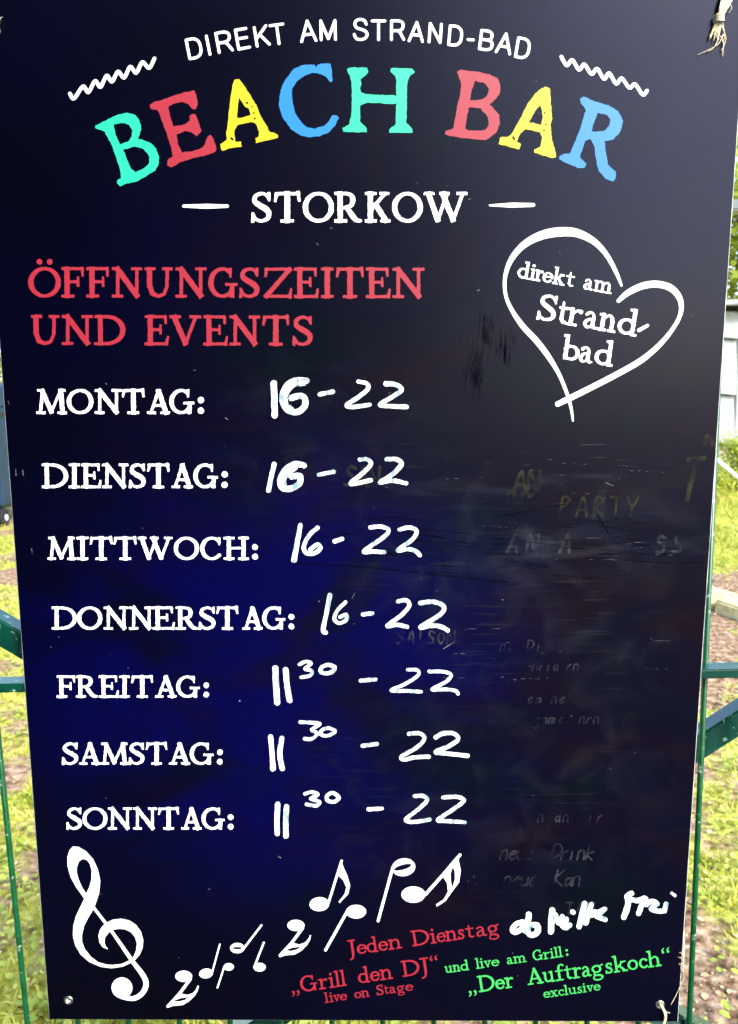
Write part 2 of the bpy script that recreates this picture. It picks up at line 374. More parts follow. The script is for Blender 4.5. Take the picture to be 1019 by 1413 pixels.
gl('a', .62, (L((.12, .52), (.24, .61), (.38, .55), (.41, .40), (.41, .12), (.50, .04), (.58, .06)), (.055, .045, .05, .065, .065, .05, .035), 1), (L((.40, .37), (.22, .33), (.10, .20), (.14, .06), (.27, .045), (.40, .14)), (.04, .05, .065, .055, .042, .04), 1))
gl('b', .70, (L((.17, .08), (.17, .96)), .07), srf(.05, .17, .97), arc(.37, .31, .27, .265, -150, 150, 16, .07, .045))
gl('c', .56, arc(.31, .31, .24, .265, 40, 315, 16, .07, .045), (L((.46, .49), (.461, .49)), .065))
gl('d', .72, (L((.53, .06), (.53, .96)), .07), srf(.40, .53, .97), srf(.53, .66, l_), arc(.31, .31, .25, .265, 20, 340, 18, .07, .045))
gl('e', .58, arc(.30, .31, .235, .265, 0, 318, 18, .07, .045), (L((.10, .33), (.52, .36)), .04))
gl('f', .52, (L((.22, .06), (.22, .74), (.30, .93), (.42, .95), (.48, .90)), (.07, .07, .055, .045, .055), 1), (L((.05, .60), (.42, .60)), .04), srf(.06, .38, l_))
gl('g', .66, arc(.28, .38, .20, .20, 0, 360, 18, .065, .045), (L((.43, .53), (.60, .60)), (.035, .05)), (L((.20, .20), (.12, .08), (.22, .01), (.44, -.02), (.54, -.14), (.44, -.27), (.24, -.29), (.08, -.20), (.12, -.06), (.22, .0)), (.04, .045, .05, .06, .06, .045, .045, .045, .04, .04), 1))
gl('h', .76, (L((.17, .06), (.17, .96)), .07), srf(.05, .17, .97), srf(.05, .30, l_), (L((.18, .45), (.36, .60), (.52, .56), (.57, .40), (.57, .06)), (.04, .05, .06, .068, .068), 1), srf(.46, .71, l_))
gl('i', .38, (L((.19, .06), (.19, .60)), .07), srf(.06, .19, .61), srf(.05, .33, l_), (L((.18, .86), (.181, .86)), .08))
gl('k', .76, (L((.17, .06), (.17, .96)), .07), srf(.05, .17, .97), srf(.05, .30, l_), (L((.22, .27), (.52, .58)), .042), (L((.32, .38), (.58, .07)), .066), srf(.44, .66, .60), srf(.50, .72, l_))
gl('l', .38, (L((.19, .06), (.19, .96)), .07), srf(.05, .19, .97), srf(.05, .33, l_))
gl('m', 1.12, (L((.17, .06), (.17, .60)), .068), srf(.05, .17, .61), srf(.05, .29, l_), (L((.18, .46), (.34, .60), (.50, .55), (.54, .40), (.54, .06)), (.04, .05, .058, .066, .066), 1), srf(.44, .66, l_), (L((.55, .46), (.72, .60), (.88, .55), (.92, .40), (.92, .06)), (.04, .05, .058, .066, .066), 1), srf(.82, 1.07, l_))
gl('n', .76, (L((.17, .06), (.17, .60)), .07), srf(.05, .17, .61), srf(.05, .30, l_), (L((.18, .45), (.36, .60), (.52, .56), (.57, .40), (.57, .06)), (.04, .05, .06, .068, .068), 1), srf(.46, .71, l_))
gl('o', .62, arc(.31, .31, .24, .265, 0, 360, 22, .07, .045))
gl('r', .52, (L((.18, .06), (.18, .60)), .07), srf(.05, .18, .61), srf(.05, .34, l_), (L((.20, .42), (.32, .58), (.44, .56)), (.04, .045, .07), 1))
gl('s', .46, (L((.38, .50), (.27, .60), (.13, .54), (.14, .41), (.28, .31), (.37, .19), (.31, .06), (.17, .04), (.08, .14)), (.035, .045, .055, .06, .065, .06, .05, .045, .04), 1), (L((.38, .60), (.38, .46)), (.035, .03)), (L((.06, .03), (.06, .17)), (.04, .03)))
gl('t', .46, (L((.20, .80), (.20, .16), (.28, .05), (.40, .08)), (.045, .068, .055, .038)), (L((.05, .60), (.40, .60)), .042))
gl('u', .74, (L((.16, .58), (.16, .20), (.26, .06), (.42, .08), (.54, .20)), (.068, .066, .055, .045, .04), 1), srf(.05, .16, .60), (L((.54, .60), (.54, .06)), .068), srf(.42, .54, .60), srf(.54, .69, l_))
gl('v', .68, (L((.16, .58), (.34, .07)), .064), (L((.35, .06), (.53, .58)), .042), srf(.05, .27, .60), srf(.42, .63, .60))
gl('x', .68, (L((.15, .58), (.52, .06)), .066), (L((.16, .06), (.50, .58)), .042), srf(.05, .26, .60), srf(.40, .62, .60), srf(.05, .26, l_), srf(.40, .63, l_))
gl('„', .46, *[q for o in (0, .22) for q in ((L((.11 + o, .10), (.111 + o, .10)), .075), (L((.14 + o, .08), (.14 + o, -.05), (.06 + o, -.16)), (.05, .04, .025)))])
gl('“', .46, *[q for o in (0, .22) for q in ((L((.11 + o, .80), (.111 + o, .80)), .075), (L((.08 + o, .82), (.08 + o, .94), (.16 + o, 1.04)), (.05, .04, .025)))])

def setline(I, glyphs, base, cap, slope=0., bold=1., font=G):
    """glyphs: (char, u0, u1) inked extents on the artwork; base: (u, v) of the baseline; slope in degrees, rising positive."""
    c, s = math.cos(R(slope)), math.sin(R(slope))
    for ch, a, b in glyphs:
        w, st = font[ch]; I.new()
        o = (a, base[1] - (a - base[0]) * s / c); wd = (b - a) / c
        for q in st:
            pts, rad = q[0], q[1]; rad = [rad] * len(pts) if isinstance(rad, (int, float)) else list(rad)
            P = [(o[0] + gx / w * wd * c - gy * cap * s, o[1] - gx / w * wd * s - gy * cap * c) for gx, gy in pts]
            I.stroke(P, [r * cap * bold for r in rad], curve=len(q) > 2)
    return I
def zoomed(x0, y0, k, seq): return [(c, x0 + a / k, x0 + b / k) for c, a, b in seq]

# ------------------------------------------------------------------ the board
sign = empty('sign_board', (0, 0, 1.405), 'large black menu board headed BEACH BAR with opening hours, tied to the green fence', 'sign', rot=(0, TILT, 0))
W2, H2, TH = .300, .4505, .003
HOLES = [art(95, 1380), art(911, 1386), art(-4, 26), art(992, 27)]
def panel():
    ch = .0007
    def ring(cx, cz, r, n=20): return [(cx + r * math.cos(2 * math.pi * k / n), cz + r * math.sin(2 * math.pi * k / n)) for k in range(n)]
    rect = [(-W2 + ch, -H2 + ch), (W2 - ch, -H2 + ch), (W2 - ch, H2 - ch), (-W2 + ch, H2 - ch)]
    pts = [Vector(p) for p in rect]; edges = [(i, (i + 1) % 4) for i in range(4)]; hr = []
    for h in HOLES:
        k0 = len(pts); rg = ring(*h, .0028); pts += [Vector(p) for p in rg]; edges += [(k0 + i, k0 + (i + 1) % 20) for i in range(20)]; hr.append(rg)
    v, e, f, _, _, _ = delaunay_2d_cdt(pts, edges, [], 0, 1e-7)
    bm = bmesh.new(); vf = [bm.verts.new((p.x, 0, p.y)) for p in v]; vb = [bm.verts.new((p.x, TH, p.y)) for p in v]
    for t in f:
        c = sum((v[i] for i in t), Vector((0, 0))) / len(t)
        if any((c - Vector(h)).length < .0027 for h in HOLES): continue
        bm.faces.new([vf[i] for i in t]); bm.faces.new([vb[i] for i in t][::-1])
    for rg in hr:
        idx = [min(range(len(v)), key=lambda i: (v[i] - Vector(p)).length) for p in rg]
        for a, b in zip(idx, idx[1:] + idx[:1]):
            q = bm.faces.new((vf[a], vf[b], vb[b], vb[a])); q.material_index = 1
    fr = [min(range(len(v)), key=lambda i: (v[i] - Vector(p)).length) for p in rect]
    out = [(-W2, -H2), (W2, -H2), (W2, H2), (-W2, H2)]
    of = [bm.verts.new((a, .0006, b)) for a, b in out]; ob = [bm.verts.new((a, TH - .0003, b)) for a, b in out]
    for i in range(4):
        j = (i + 1) % 4
        for q in ((vf[fr[i]], vf[fr[j]], of[j], of[i]), (of[i], of[j], ob[j], ob[i]), (ob[i], ob[j], vb[fr[j]], vb[fr[i]])):
            bm.faces.new(q).material_index = 1
    bmesh.ops.recalc_face_normals(bm, faces=bm.faces[:])
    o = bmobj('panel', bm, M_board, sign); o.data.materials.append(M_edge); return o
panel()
def eyelet(h, r0=.0034, r1=.0011):
    bm = bmesh.new(); n, k = 24, 8; vs = []
    for i in range(n):
        a = 2 * math.pi * i / n
        vs.append([bm.verts.new((h[0] + (r0 + r1 * math.cos(b)) * math.cos(a), -.0003 + r1 * .7 * math.sin(b), h[1] + (r0 + r1 * math.cos(b)) * math.sin(a))) for b in [2 * math.pi * j / k for j in range(k)]])
    for i in range(n):
        for j in range(k): bm.faces.new((vs[i][j], vs[(i + 1) % n][j], vs[(i + 1) % n][(j + 1) % k], vs[i][(j + 1) % k]))
    return bmobj('eyelet', bm, M_steel, sign, True)
eyelet(HOLES[0]); eyelet(HOLES[1])

# title letters, outlines in artwork units
def zp(x0, y0, k, pts): return [(x0 + a / k, y0 + b / k) for a, b in pts]
BIG = [
 ('turquoise letter B at the start of BEACH', M_teal, 120, 80,
  [(60,480),(160,428),(220,398),(285,387),(340,400),(370,440),(383,480),(378,520),(362,572),(400,578),(455,600),(490,640),(510,700),(505,750),(485,790),(420,830),(350,868),(280,885),(240,902),(215,885),(213,862),(243,845),(240,800),(210,700),(170,600),(130,525),(100,505),(65,495)],
  [[(190,470),(250,455),(300,470),(322,510),(320,550),(290,590),(235,610),(205,540)],[(258,648),(340,622),(400,640),(440,690),(440,740),(400,780),(340,805),(308,770),(280,700)]], []),
 ('red letter E of BEACH', M_red, 120, 80,
  [(443,335),(470,310),(520,300),(600,270),(680,245),(755,230),(772,260),(782,330),(765,362),(745,360),(715,325),(665,310),(605,325),(575,345),(585,400),(610,480),(660,475),(700,465),(725,440),(722,410),(745,393),(768,400),(785,450),(808,515),(775,550),(735,520),(690,515),(635,540),(640,600),(670,665),(750,655),(820,630),(850,560),(870,540),(892,570),(912,640),(900,665),(820,690),(740,708),(660,735),(600,768),(570,760),(568,720),(605,690),(595,630),(565,540),(530,440),(500,368),(450,362)], [], []),
 ('yellow letter A of BEACH with worn specks', M_yellow, 290, 70,
  [(160,235),(175,207),(205,198),(240,245),(280,310),(328,385),(350,450),(400,530),(420,570),(478,590),(480,612),(400,632),(325,650),(322,615),(345,605),(345,570),(325,520),(300,502),(240,512),(195,525),(170,565),(180,640),(218,640),(222,675),(150,685),(85,706),(72,660),(118,630),(115,580),(130,480),(140,370),(155,280)],
  [[(205,330),(225,360),(250,395),(275,408),(285,455),(240,468),(190,475),(195,400)]], [(262,368,7),(295,397,5),(308,440,6),(316,478,8),(150,616,7),(160,624,7)]),
 ('blue letter C of BEACH', M_blue, 290, 70,
  [(550,180),(590,130),(660,100),(735,98),(748,118),(757,98),(800,90),(850,92),(855,130),(862,215),(848,222),(820,190),(780,165),(720,155),(660,180),(610,220),(575,275),(578,350),(600,440),(640,500),(680,540),(740,548),(800,530),(835,500),(860,455),(895,455),(905,475),(880,530),(830,580),(770,603),(700,610),(640,600),(570,550),(510,470),(485,390),(490,310),(515,230)], [], []),
 ('turquoise letter H at the end of BEACH', M_teal, 450, 70,
  [(145,130),(180,118),(290,122),(298,150),(270,180),(245,200),(248,248),(240,262),(245,290),(280,305),(380,312),(495,315),(497,220),(485,175),(452,145),(458,122),(610,128),(628,152),(590,180),(570,230),(570,400),(565,510),(605,545),(610,578),(445,578),(445,555),(490,520),(495,375),(450,376),(380,370),(290,365),(240,385),(242,500),(285,540),(288,575),(120,572),(118,545),(165,520),(180,440),(182,300),(180,220),(165,170)], [], []),
 ('pink red letter B at the start of BAR', M_red, 600, 80,
  [(158,100),(180,85),(300,98),(390,118),(445,150),(465,200),(458,250),(420,300),(385,328),(420,360),(455,400),(458,470),(430,530),(360,578),(290,572),(200,565),(110,550),(75,540),(75,515),(130,495),(145,420),(160,330),(180,260),(185,180)],
  [[(285,163),(355,180),(382,215),(370,270),(330,295),(248,298),(262,220)],[(240,348),(320,355),(370,410),(382,470),(360,505),(310,512),(240,510),(215,495),(225,420)]], []),
 ('yellow letter A of BAR with worn specks', M_yellow, 600, 80,
  [(750,215),(780,205),(810,215),(815,300),(825,430),(815,470),(825,580),(850,670),(855,700),(820,705),(700,665),(698,645),(745,625),(755,560),(740,525),(640,500),(600,535),(575,590),(605,605),(595,645),(520,625),(452,605),(460,560),(515,555),(545,530),(600,430),(655,320),(700,260)],
  [[(740,332),(755,370),(762,420),(748,470),(660,452),(700,385)]], [(772,388,6),(788,428,5),(782,470,5),(768,512,7),(552,560,7),(560,572,7)]),
 ('blue letter R at the end of BAR', M_blue, 720, 80,
  [(412,290),(435,272),(470,285),(520,310),(610,335),(680,375),(712,440),(695,520),(640,575),(585,590),(590,650),(605,750),(660,800),(662,845),(640,870),(590,850),(540,790),(520,700),(512,620),(480,570),(445,590),(420,660),(410,700),(452,740),(445,775),(400,775),(320,745),(262,710),(265,690),(300,675),(340,670),(380,580),(420,470),(450,370),(440,345),(415,320)],
  [[(535,390),(590,395),(622,430),(615,480),(580,515),(490,520),(505,460)]], []),
]
for lab, m, x0, y0, outer, holes, specks in BIG:
    I = Ink(rough=.75, wl=3.2); I.new(); I.poly(zp(x0, y0, 5.095, outer))
    for h in holes: I.poly(zp(x0, y0, 5.095, h), cut=True)
    for sx, sy, sr in specks: I.stroke(zp(x0, y0, 5.095, [(sx, sy)]), sr / 5.095, cut=True)
    tag(I.build('letter', m, sign), lab)

# straight lines of serif lettering
def words(lab, m, seq, base, cap, slope=0., bold=1., rough=.5, name='lettering'):
    return tag(setline(Ink(rough=rough, wl=2.4, butt=True, k=1.6 if cap > 25 else .7, step=.5 if cap > 25 else .4), seq, base, cap, slope, bold).build(name, m, sign), lab)
words('white word STORKOW', M_white, zoomed(340, 250, 3.184, [('S',22,113),('T',122,240),('O',250,385),('R',388,510),('K',522,632),('O',642,775),('W',780,972)]), (340, 306.8), 41.5, bold=1.06)
words('red line ÖFFNUNGSZEITEN', M_red, zoomed(30, 340, 3.397, [('Ö',33,185),('F',188,293),('F',305,410),('N',425,567),('U',577,708),('N',722,867),('G',880,1012)]) + zoomed(300, 340, 3.397, [('S',103,200),('Z',215,352),('E',360,475),('I',487,545),('T',555,690),('E',697,812),('N',820,972)]), (40, 410.3), 41.5, -.1, 1.1)
words('red word UND', M_red, zoomed(30, 340, 3.397, [('U',45,178),('N',190,335),('D',342,487)]), (40, 475.8), 41, -.15, 1.1)
words('red word EVENTS', M_red, zoomed(30, 340, 3.397, [('E',577,690),('V',693,843),('E',852,967)]) + zoomed(300, 340, 3.397, [('N',58,202),('T',210,340),('S',352,450)]), (40, 475.8), 41, -.15, 1.1)
DAYS = [('MONTAG:', 40, 3.397, (37,180,180,303,310,435,437,545,555,662,663,775,790,825), 571, 33.8),
        ('DIENSTAG:', 40, 3.397, (62,185,188,241,246,340,344,468,470,550,555,662,670,770,775,887,902,935), 673.2, 33.3),
        ('MITTWOCH:', 60, 2.754, (17,125,127,173,177,265,267,357,360,492,497,592,597,680,685,782,790,820), 772.2, 31.3),
        ('DONNERSTAG:', 60, 2.754, (33,128,130,225,230,325,327,420,415,500,503,590,590,657,658,742,757,833,835,920,930,957), 868.3, 31.2),
        ('FREITAG:', 70, 3.774, (33,130,132,250,252,355,358,415,420,537,545,657,658,777,793,830), 962.2, 29.9),
        ('SAMSTAG:', 70, 3.774, (60,147,150,260,262,408,408,492,497,610,617,727,728,850,862,902), 1054.6, 30.0),
        ('SONNTAG:', 70, 3.774, (83,167,168,297,300,425,430,555,560,672,682,787,790,907,920,957), 1144.2, 30.0)]
for w, x0, k, ex, by, cap in DAYS:
    words('white weekday %s' % w.strip(':'), M_white, [(c, x0 + ex[2 * i] / k, x0 + ex[2 * i + 1] / k) for i, c in enumerate(w)], (x0, by), cap, bold=1.1, name='weekday_name')
# lettering inside the heart
words('white words direkt am in the heart', M_white, zoomed(690, 350, 3.919, [('d',92,157),('i',158,186),('r',184,228),('e',228,280),('k',282,346),('t',350,398),('a',448,500),('m',503,602)]), (713.3, 382.6), 23, -10, 1.1)
words('white word Strand- in the heart', M_white, zoomed(690, 350, 3.919, [('S',195,298),('t',308,355),('r',348,440),('a',443,525),('n',528,622),('d',630,740)]), (740, 440.4), 36, -9.8, 1.05)
words('white word bad in the heart', M_white, zoomed(690, 350, 3.919, [('b',328,422),('a',422,497),('d',508,610)]), (774, 495.2), 34, -8.4, 1.1)
Ink(k=.5).stroke(zp(690, 350, 3.919, [(752, 414), (798, 389)]), (2.6, 2.2)).build('dash', M_white, sign)
# event lines at the bottom
words('red words Jeden Dienstag', M_red, zoomed(390, 1260, 3.184, [('J',290,327),('e',330,374),('d',374,424),('e',425,466),('n',467,528),('D',570,650),('i',652,680),('e',681,720),('n',718,772),('s',772,804),('t',806,848),('a',850,902),('g',903,957)]), (495.5, 1316.5), 21.5, 8.4, 1.0, .15)
words('red words Grill den DJ in quotation marks', M_red, zoomed(390, 1260, 3.184, [('„',38,82),('G',84,158),('r',160,205),('i',207,233),('l',234,259),('l',259,284),('d',336,388),('e',389,431),('n',431,488),('D',528,607),('J',603,650),('“',652,696)]), (416.5, 1368.8), 22, 8.6, 1.0, .15)
words('red words live on Stage', M_red, zoomed(390, 1260, 3.184, [('l',186,207),('i',207,228),('v',225,256),('e',254,286),('o',318,349),('n',348,385),('S',415,447),('t',448,470),('a',470,502),('g',504,540),('e',541,577)]), (449.5, 1383.4), 14, 8.2, 1.05, .1)
words('pale green words und live am Grill', M_green, zoomed(600, 1290, 2.997, [('u',44,77),('n',77,108),('d',109,145),('l',171,189),('i',188,207),('v',205,237),('e',236,269),('a',299,327),('m',327,381),('G',409,450),('r',450,478),('i',478,497),('l',496,514),('l',513,532),(':',540,558)]), (615, 1342.4), 14.3, 8.0, 1.08, .1)
words('green words Der Auftragskoch in quotation marks', M_green, zoomed(600, 1290, 2.997, [('„',137,180),('D',183,252),('e',254,292),('r',292,331)]) + zoomed(680, 980, 3.006, [('A',145,213),('u',211,262),('f',263,302),('t',300,334),('r',333,373),('a',371,412),('g',412,464),('s',468,502),('k',502,562),('o',562,606),('c',610,646),('h',645,702),('“',704,748)]), (663, 1368.6), 22.5, 8.3, 1.0, .15)
words('green word exclusive', M_green, zoomed(600, 1290, 2.997, [('e',451,480),('x',479,512),('c',513,538),('l',537,555),('u',554,590),('s',590,612),('i',612,631),('v',629,660),('e',659,687)]), (751, 1376.8), 13.5, 8.1, 1.05, .1)

# sans lettering on the arc
SN = {'D': ((.0,0,0,1),[(0,1),(.38,1),(.62,.82),(.68,.5),(.62,.18),(.38,0),(0,0)]), 'B': ((0,0,0,1),[(0,1),(.4,1),(.6,.88),(.6,.64),(.42,.53),(0,.53)],[(.42,.53),(.66,.42),(.67,.14),(.45,0),(0,0)]),
      'I': ((0,0,0,1),), 'R': ((0,0,0,1),[(0,1),(.42,1),(.64,.88),(.64,.62),(.44,.48),(0,.48)],[(.36,.48),(.50,.36),(.70,0)]),
      'E': ((0,0,0,1),[(0,1),(.6,1)],[(0,.53),(.56,.53)],[(0,0),(.63,0)]), 'K': ((0,0,0,1),[(.62,1),(0,.36)],[(.22,.6),(.66,0)]),
      'T': ((.34,0,.34,1),[(0,1),(.68,1)]), 'A': ((0,0,.36,1),[(.36,1),(.72,0)],[(.12,.33),(.60,.33)]),
      'M': ((0,0,0,1),[(0,1),(.36,.05),(.72,1),(.72,0)]), 'N': ((0,0,0,1),[(0,1),(.62,0),(.62,1)]),
      'S': ((0,0,0,0),[(.6,.76),(.52,.93),(.32,1),(.1,.93),(.04,.74),(.14,.58),(.34,.51),(.54,.42),(.64,.27),(.56,.08),(.32,0),(.1,.06),(.0,.26)]), '-': ((0,.36,.28,.36),)}
ARC1 = [('D',88,240,68,140,1),('I',197,216,177,118,1),('R',247,206,228,104,1),('E',352,188,334,86,.92),('K',452,172,436,72,1),('T',536,163,522,62,1),('A',692,148,683,40,1),('M',798,138,795,36,1.05)]
ARC2 = [('S',36,137,35,28,1),('T',133,137,133,36,1),('R',237,136,237,36,.95),('A',332,143,338,42,1),('N',440,149,447,50,.98),('D',546,163,555,63,.96),('-',648,173,656,72,1),('B',712,186,725,87,.95),('A',803,202,820,100,1),('D',907,228,924,128,.95)]
for lab, x0, seq in (('white arched words DIREKT AM', 240, ARC1), ('white arched words STRAND-BAD', 480, ARC2)):
    I = Ink(k=.4, step=.4)
    for c, bx, by, tx, ty, ws in seq:
        I.new(); b = np.array([x0 + bx / 3.919, 20 + by / 3.919]); u = np.array([(tx - bx) / 3.919, (ty - by) / 3.919]); r = np.array([-u[1], u[0]]) * ws
        f = lambda p: tuple(b + r * p[0] + u * p[1])
        for q in SN[c]:
            if isinstance(q, tuple):
                if q != (0, 0, 0, 0): I.stroke([f(q[:2]), f(q[2:])], 1.9)
            else: I.stroke([f(p) for p in q], 1.9, curve=c in 'SDBR' and len(q) > 3)
    tag(I.build('lettering', M_white, sign), lab)

# wavy lines, dashes, heart
for lab, pts in (('white wavy line on the left of the arch', zp(0, 0, 2.997, [(291,388),(308,408),(345,358),(367,382),(395,336),(417,360),(443,314),(465,338),(490,297),(515,322),(540,277),(565,302),(590,258),(618,282),(640,243)])),
                 ('white wavy line on the right of the arch', zp(680, 0, 3.006, [(285,236),(307,272),(330,250),(358,290),(380,268),(410,308),(433,286),(462,328),(483,305),(512,348),(535,326),(567,365),(590,350),(622,393),(640,377)]))):
    tag(Ink(k=.5).stroke(pts, 2.5, curve=True).build('wavy_line', M_white, sign), lab)
Ink(k=.5).stroke([(254, 284.5), (285, 284.8), (314, 284.6)], (2.0, 3.3, 2.2)).build('dash', M_white, sign)
Ink(k=.5).stroke([(676, 283.5), (706, 283.2), (736, 283)], (1.2, 3.4, 2.6)).build('dash', M_white, sign)
hk = 3.006
I = Ink(k=.3)
I.stroke(zp(680, 300, hk, [(534,282),(512,228),(472,155),(420,100),(352,66),(285,60),(205,74),(132,112),(80,170),(53,240),(52,310),(72,370),(120,445),(180,510),(230,575),(275,650),(308,730),(325,790),(333,843)]),
         [r / hk for r in (5,8,10,13,17,19,18,14,11,8,7,8,11,12,11,8,7,6,4)], curve=True)
I.new().stroke(zp(680, 300, hk, [(522,346),(562,312),(620,285),(680,277),(738,293),(775,335),(781,390),(755,450),(700,520),(620,590),(520,648),(420,700),(330,745),(270,774)]),
         [r / hk for r in (8,12,14,14,14,12,9,8,10,12,12,12,12,11)], curve=True)
tag(I.build('heart_outline', M_white, sign), 'white brushed heart outline with crossed tail')

# handwritten times in white paint marker
def hand(lab, x0, y0, k, strokes, cuts=(), name='handwritten_time', m=None, off=.0007, rough=.3):
    I = Ink(rough=rough, wl=4, k=.4)
    for st in strokes:
        I.new(); I.stroke(zp(x0, y0, k, st[0]), [r / k for r in st[1]] if hasattr(st[1], '__len__') else st[1] / k, curve=len(st[0]) > 2)
        for ct in cuts: I.stroke(zp(x0, y0, k, ct[0]), ct[1] / k, curve=len(ct[0]) > 2, cut=True)
    return tag(I.build(name, m or M_chalk, sign, off), lab)
SIX1 = [(300,104),(240,102),(192,128),(166,180),(168,230),(200,272),(250,278),(288,248),(290,205),(262,188),(215,200)]
hand('handwritten 16 - 22 beside MONTAG', 350, 500, 4.076, [([(115,117),(118,200),(120,298)], 17), (SIX1, 17), ([(286,120),(225,130),(186,185),(186,235),(215,262)], 12), ([(372,180),(447,165)], 12),
     ([(590,108),(635,118),(645,148),(590,195),(525,240),(565,250),(655,238)], (11,11,12,12,12,12,11)), ([(745,120),(800,125),(832,155),(775,198),(712,238),(780,247),(862,250)], (14,13,13,12,12,12,13))],
     [([(304,124),(245,132),(205,170),(182,222)], 1.6), ([(300,96),(240,103),(200,130)], 1.2), ([(294,205),(288,245),(252,282)], 1.2), ([(270,190),(228,206),(195,240)], 1.3)])
hand('handwritten 16 - 22 beside DIENSTAG', 350, 500, 4.076, [([(117,572),(100,650),(86,720)], 13), ([(284,580),(235,572),(180,605),(152,660),(165,706),(215,708),(258,680),(262,640),(215,642)], 17), ([(240,590),(180,640),(175,690)], 12), ([(370,631),(453,614)], 11),
     ([(598,547),(640,545),(660,575),(600,635),(545,680),(590,678),(660,662)], (11,11,12,12,12,12,12)), ([(750,545),(805,545),(832,575),(775,635),(712,675),(780,664),(860,680)], (12,12,13,13,12,12,11))],
     [([(282,592),(225,598),(180,645),(160,690)], 1.4), ([(240,632),(190,660),(165,700)], 1.3), ([(270,580),(215,584),(175,612)], 1.2)])
hand('handwritten 16 - 22 beside MITTWOCH', 380, 700, 3.919, [([(137,97),(120,190),(102,284)], (12,13,15)), ([(230,110),(185,150),(155,210),(170,247),(212,248),(245,222),(228,200),(190,228)], 11), ([(322,183),(362,170)], 12),
     ([(515,108),(570,104),(612,120),(590,158),(480,236),(530,238),(590,242)], 11), ([(672,120),(725,108),(765,128),(740,175),(662,232),(720,225),(762,238),(782,258)], 11)])
hand('handwritten 16 - 22 beside DONNERSTAG', 380, 700, 3.919, [([(297,473),(278,570),(260,660),(274,676)], 12), ([(380,512),(340,552),(320,600),(345,625),(385,608),(385,580),(352,592)], 10), ([(475,578),(525,572)], 11),
     ([(665,508),(708,502),(725,530),(685,580),(606,640),(660,634),(712,645)], 11), ([(785,517),(855,510),(912,535),(890,580),(785,648),(850,637),(905,648),(932,665)], 12)])
hand('handwritten 11.30 - 22 beside FREITAG', 360, 890, 3.397, [([(69,108),(73,190),(78,268)], 14), ([(118,115),(124,190),(136,258)], 13), ([(182,90),(212,77),(237,86),(208,110),(240,120),(232,142),(190,150)], 8),
     ([(345,100),(315,92),(285,105),(282,125),(310,132),(342,120),(347,102)], 9), ([(470,166),(538,160)], 9), ([(690,115),(733,116),(738,140),(680,180),(612,212),(680,214),(752,218)], 8), ([(790,123),(855,124),(893,138),(870,170),(804,207),(870,207),(912,213),(925,227)], 8)])
hand('handwritten 11.30 - 22 beside SAMSTAG', 360, 890, 3.397, [([(47,430),(54,510),(58,578)], (12,11,13)), ([(100,435),(90,510),(102,578)], (11,12,12)), ([(185,360),(235,362),(278,368),(240,396),(266,412),(240,438),(206,438)], 8),
     ([(345,398),(318,388),(288,398),(283,418),(312,424),(345,410),(347,398)], 8), ([(478,471),(545,462)], 9), ([(695,415),(745,413),(768,438),(730,480),(662,520),(672,536),(720,525),(788,522)], 9), ([(820,432),(855,413),(905,414),(925,440),(880,474),(820,500),(880,508),(970,518)], 10)])
hand('handwritten 11.30 - 22 beside SONNTAG', 360, 1070, 3.397, [([(80,132),(77,200),(78,270)], 12), ([(122,145),(118,220),(119,283)], 12), ([(208,84),(240,76),(268,88),(235,108),(275,120),(262,140),(215,134)], 8),
     ([(365,98),(340,80),(313,92),(312,114),(342,122),(365,108),(364,96)], 9), ([(505,157),(568,153)], 9), ([(722,95),(762,95),(780,115),(735,160),(680,205),(715,216),(792,205)], 9), ([(855,102),(920,98),(952,118),(890,165),(830,207),(880,212),(955,218)], 9)])
hand('handwritten words ab Mitte Mai', 690, 1220, 4.076, [([(128,212),(95,220),(70,250),(84,268),(118,250),(140,212),(138,255),(160,268)], 15), ([(162,168),(158,262),(180,284),(210,268),(212,232),(185,225)], 16),
     ([(295,144),(290,200),(286,264)], 17), ([(292,205),(310,170),(330,215),(348,180)], 14), ([(348,182),(350,225),(370,242),(390,228)], 15), ([(374,195),(366,235)], 13), ([(408,153),(412,155)], 14),
     ([(476,108),(460,170),(446,236)], 16), ([(512,114),(497,165),(482,216)], 15), ([(462,158),(540,150)], 11), ([(515,172),(560,152),(590,138),(560,165),(545,180),(592,196)], 13),
     ([(737,50),(716,66),(720,110),(697,182)], 16), ([(730,82),(775,90),(818,78),(795,120),(780,162)], 15), ([(825,112),(855,95),(882,108),(850,134),(880,146),(912,150)], 14), ([(934,108),(925,148)], 13), ([(965,48),(984,62)], (8,10))], name='handwritten_note', rough=.5)

# treble clef and notes
ck = 5.8875; I = Ink(k=.3); I.new()
I.poly(zp(80, 1160, ck, [(125,45),(172,50),(232,85),(288,148),(325,225),(347,325),(338,420),(303,528),(285,565),(245,630),(215,690),(198,760),(198,820),(222,880),(270,940),(330,985),(400,1005),(450,1007),(520,1000),(580,972),(600,988),(530,1020),(440,1034),(350,1022),(260,985),(190,925),(145,850),(124,770),(128,690),(150,610),(188,530),(217,470),(213,462),(150,375),(105,290),(82,210),(80,130),(98,75)]))
I.poly(zp(80, 1160, ck, [(205,146),(175,165),(157,210),(155,255),(170,310),(195,370),(232,430),(258,375),(275,310),(277,240),(262,185),(238,155)]), cut=True)
I.new().poly(zp(80, 1160, ck, [(400,662),(450,640),(515,632),(580,645),(635,680),(675,735),(695,800),(690,870),(665,925),(628,968),(612,950),(638,890),(645,830),(628,780),(595,740),(550,718),(500,713),(452,722),(415,745),(385,785),(380,820),(390,855),(412,882),(370,865),(340,825),(332,770),(345,720),(372,685)]))
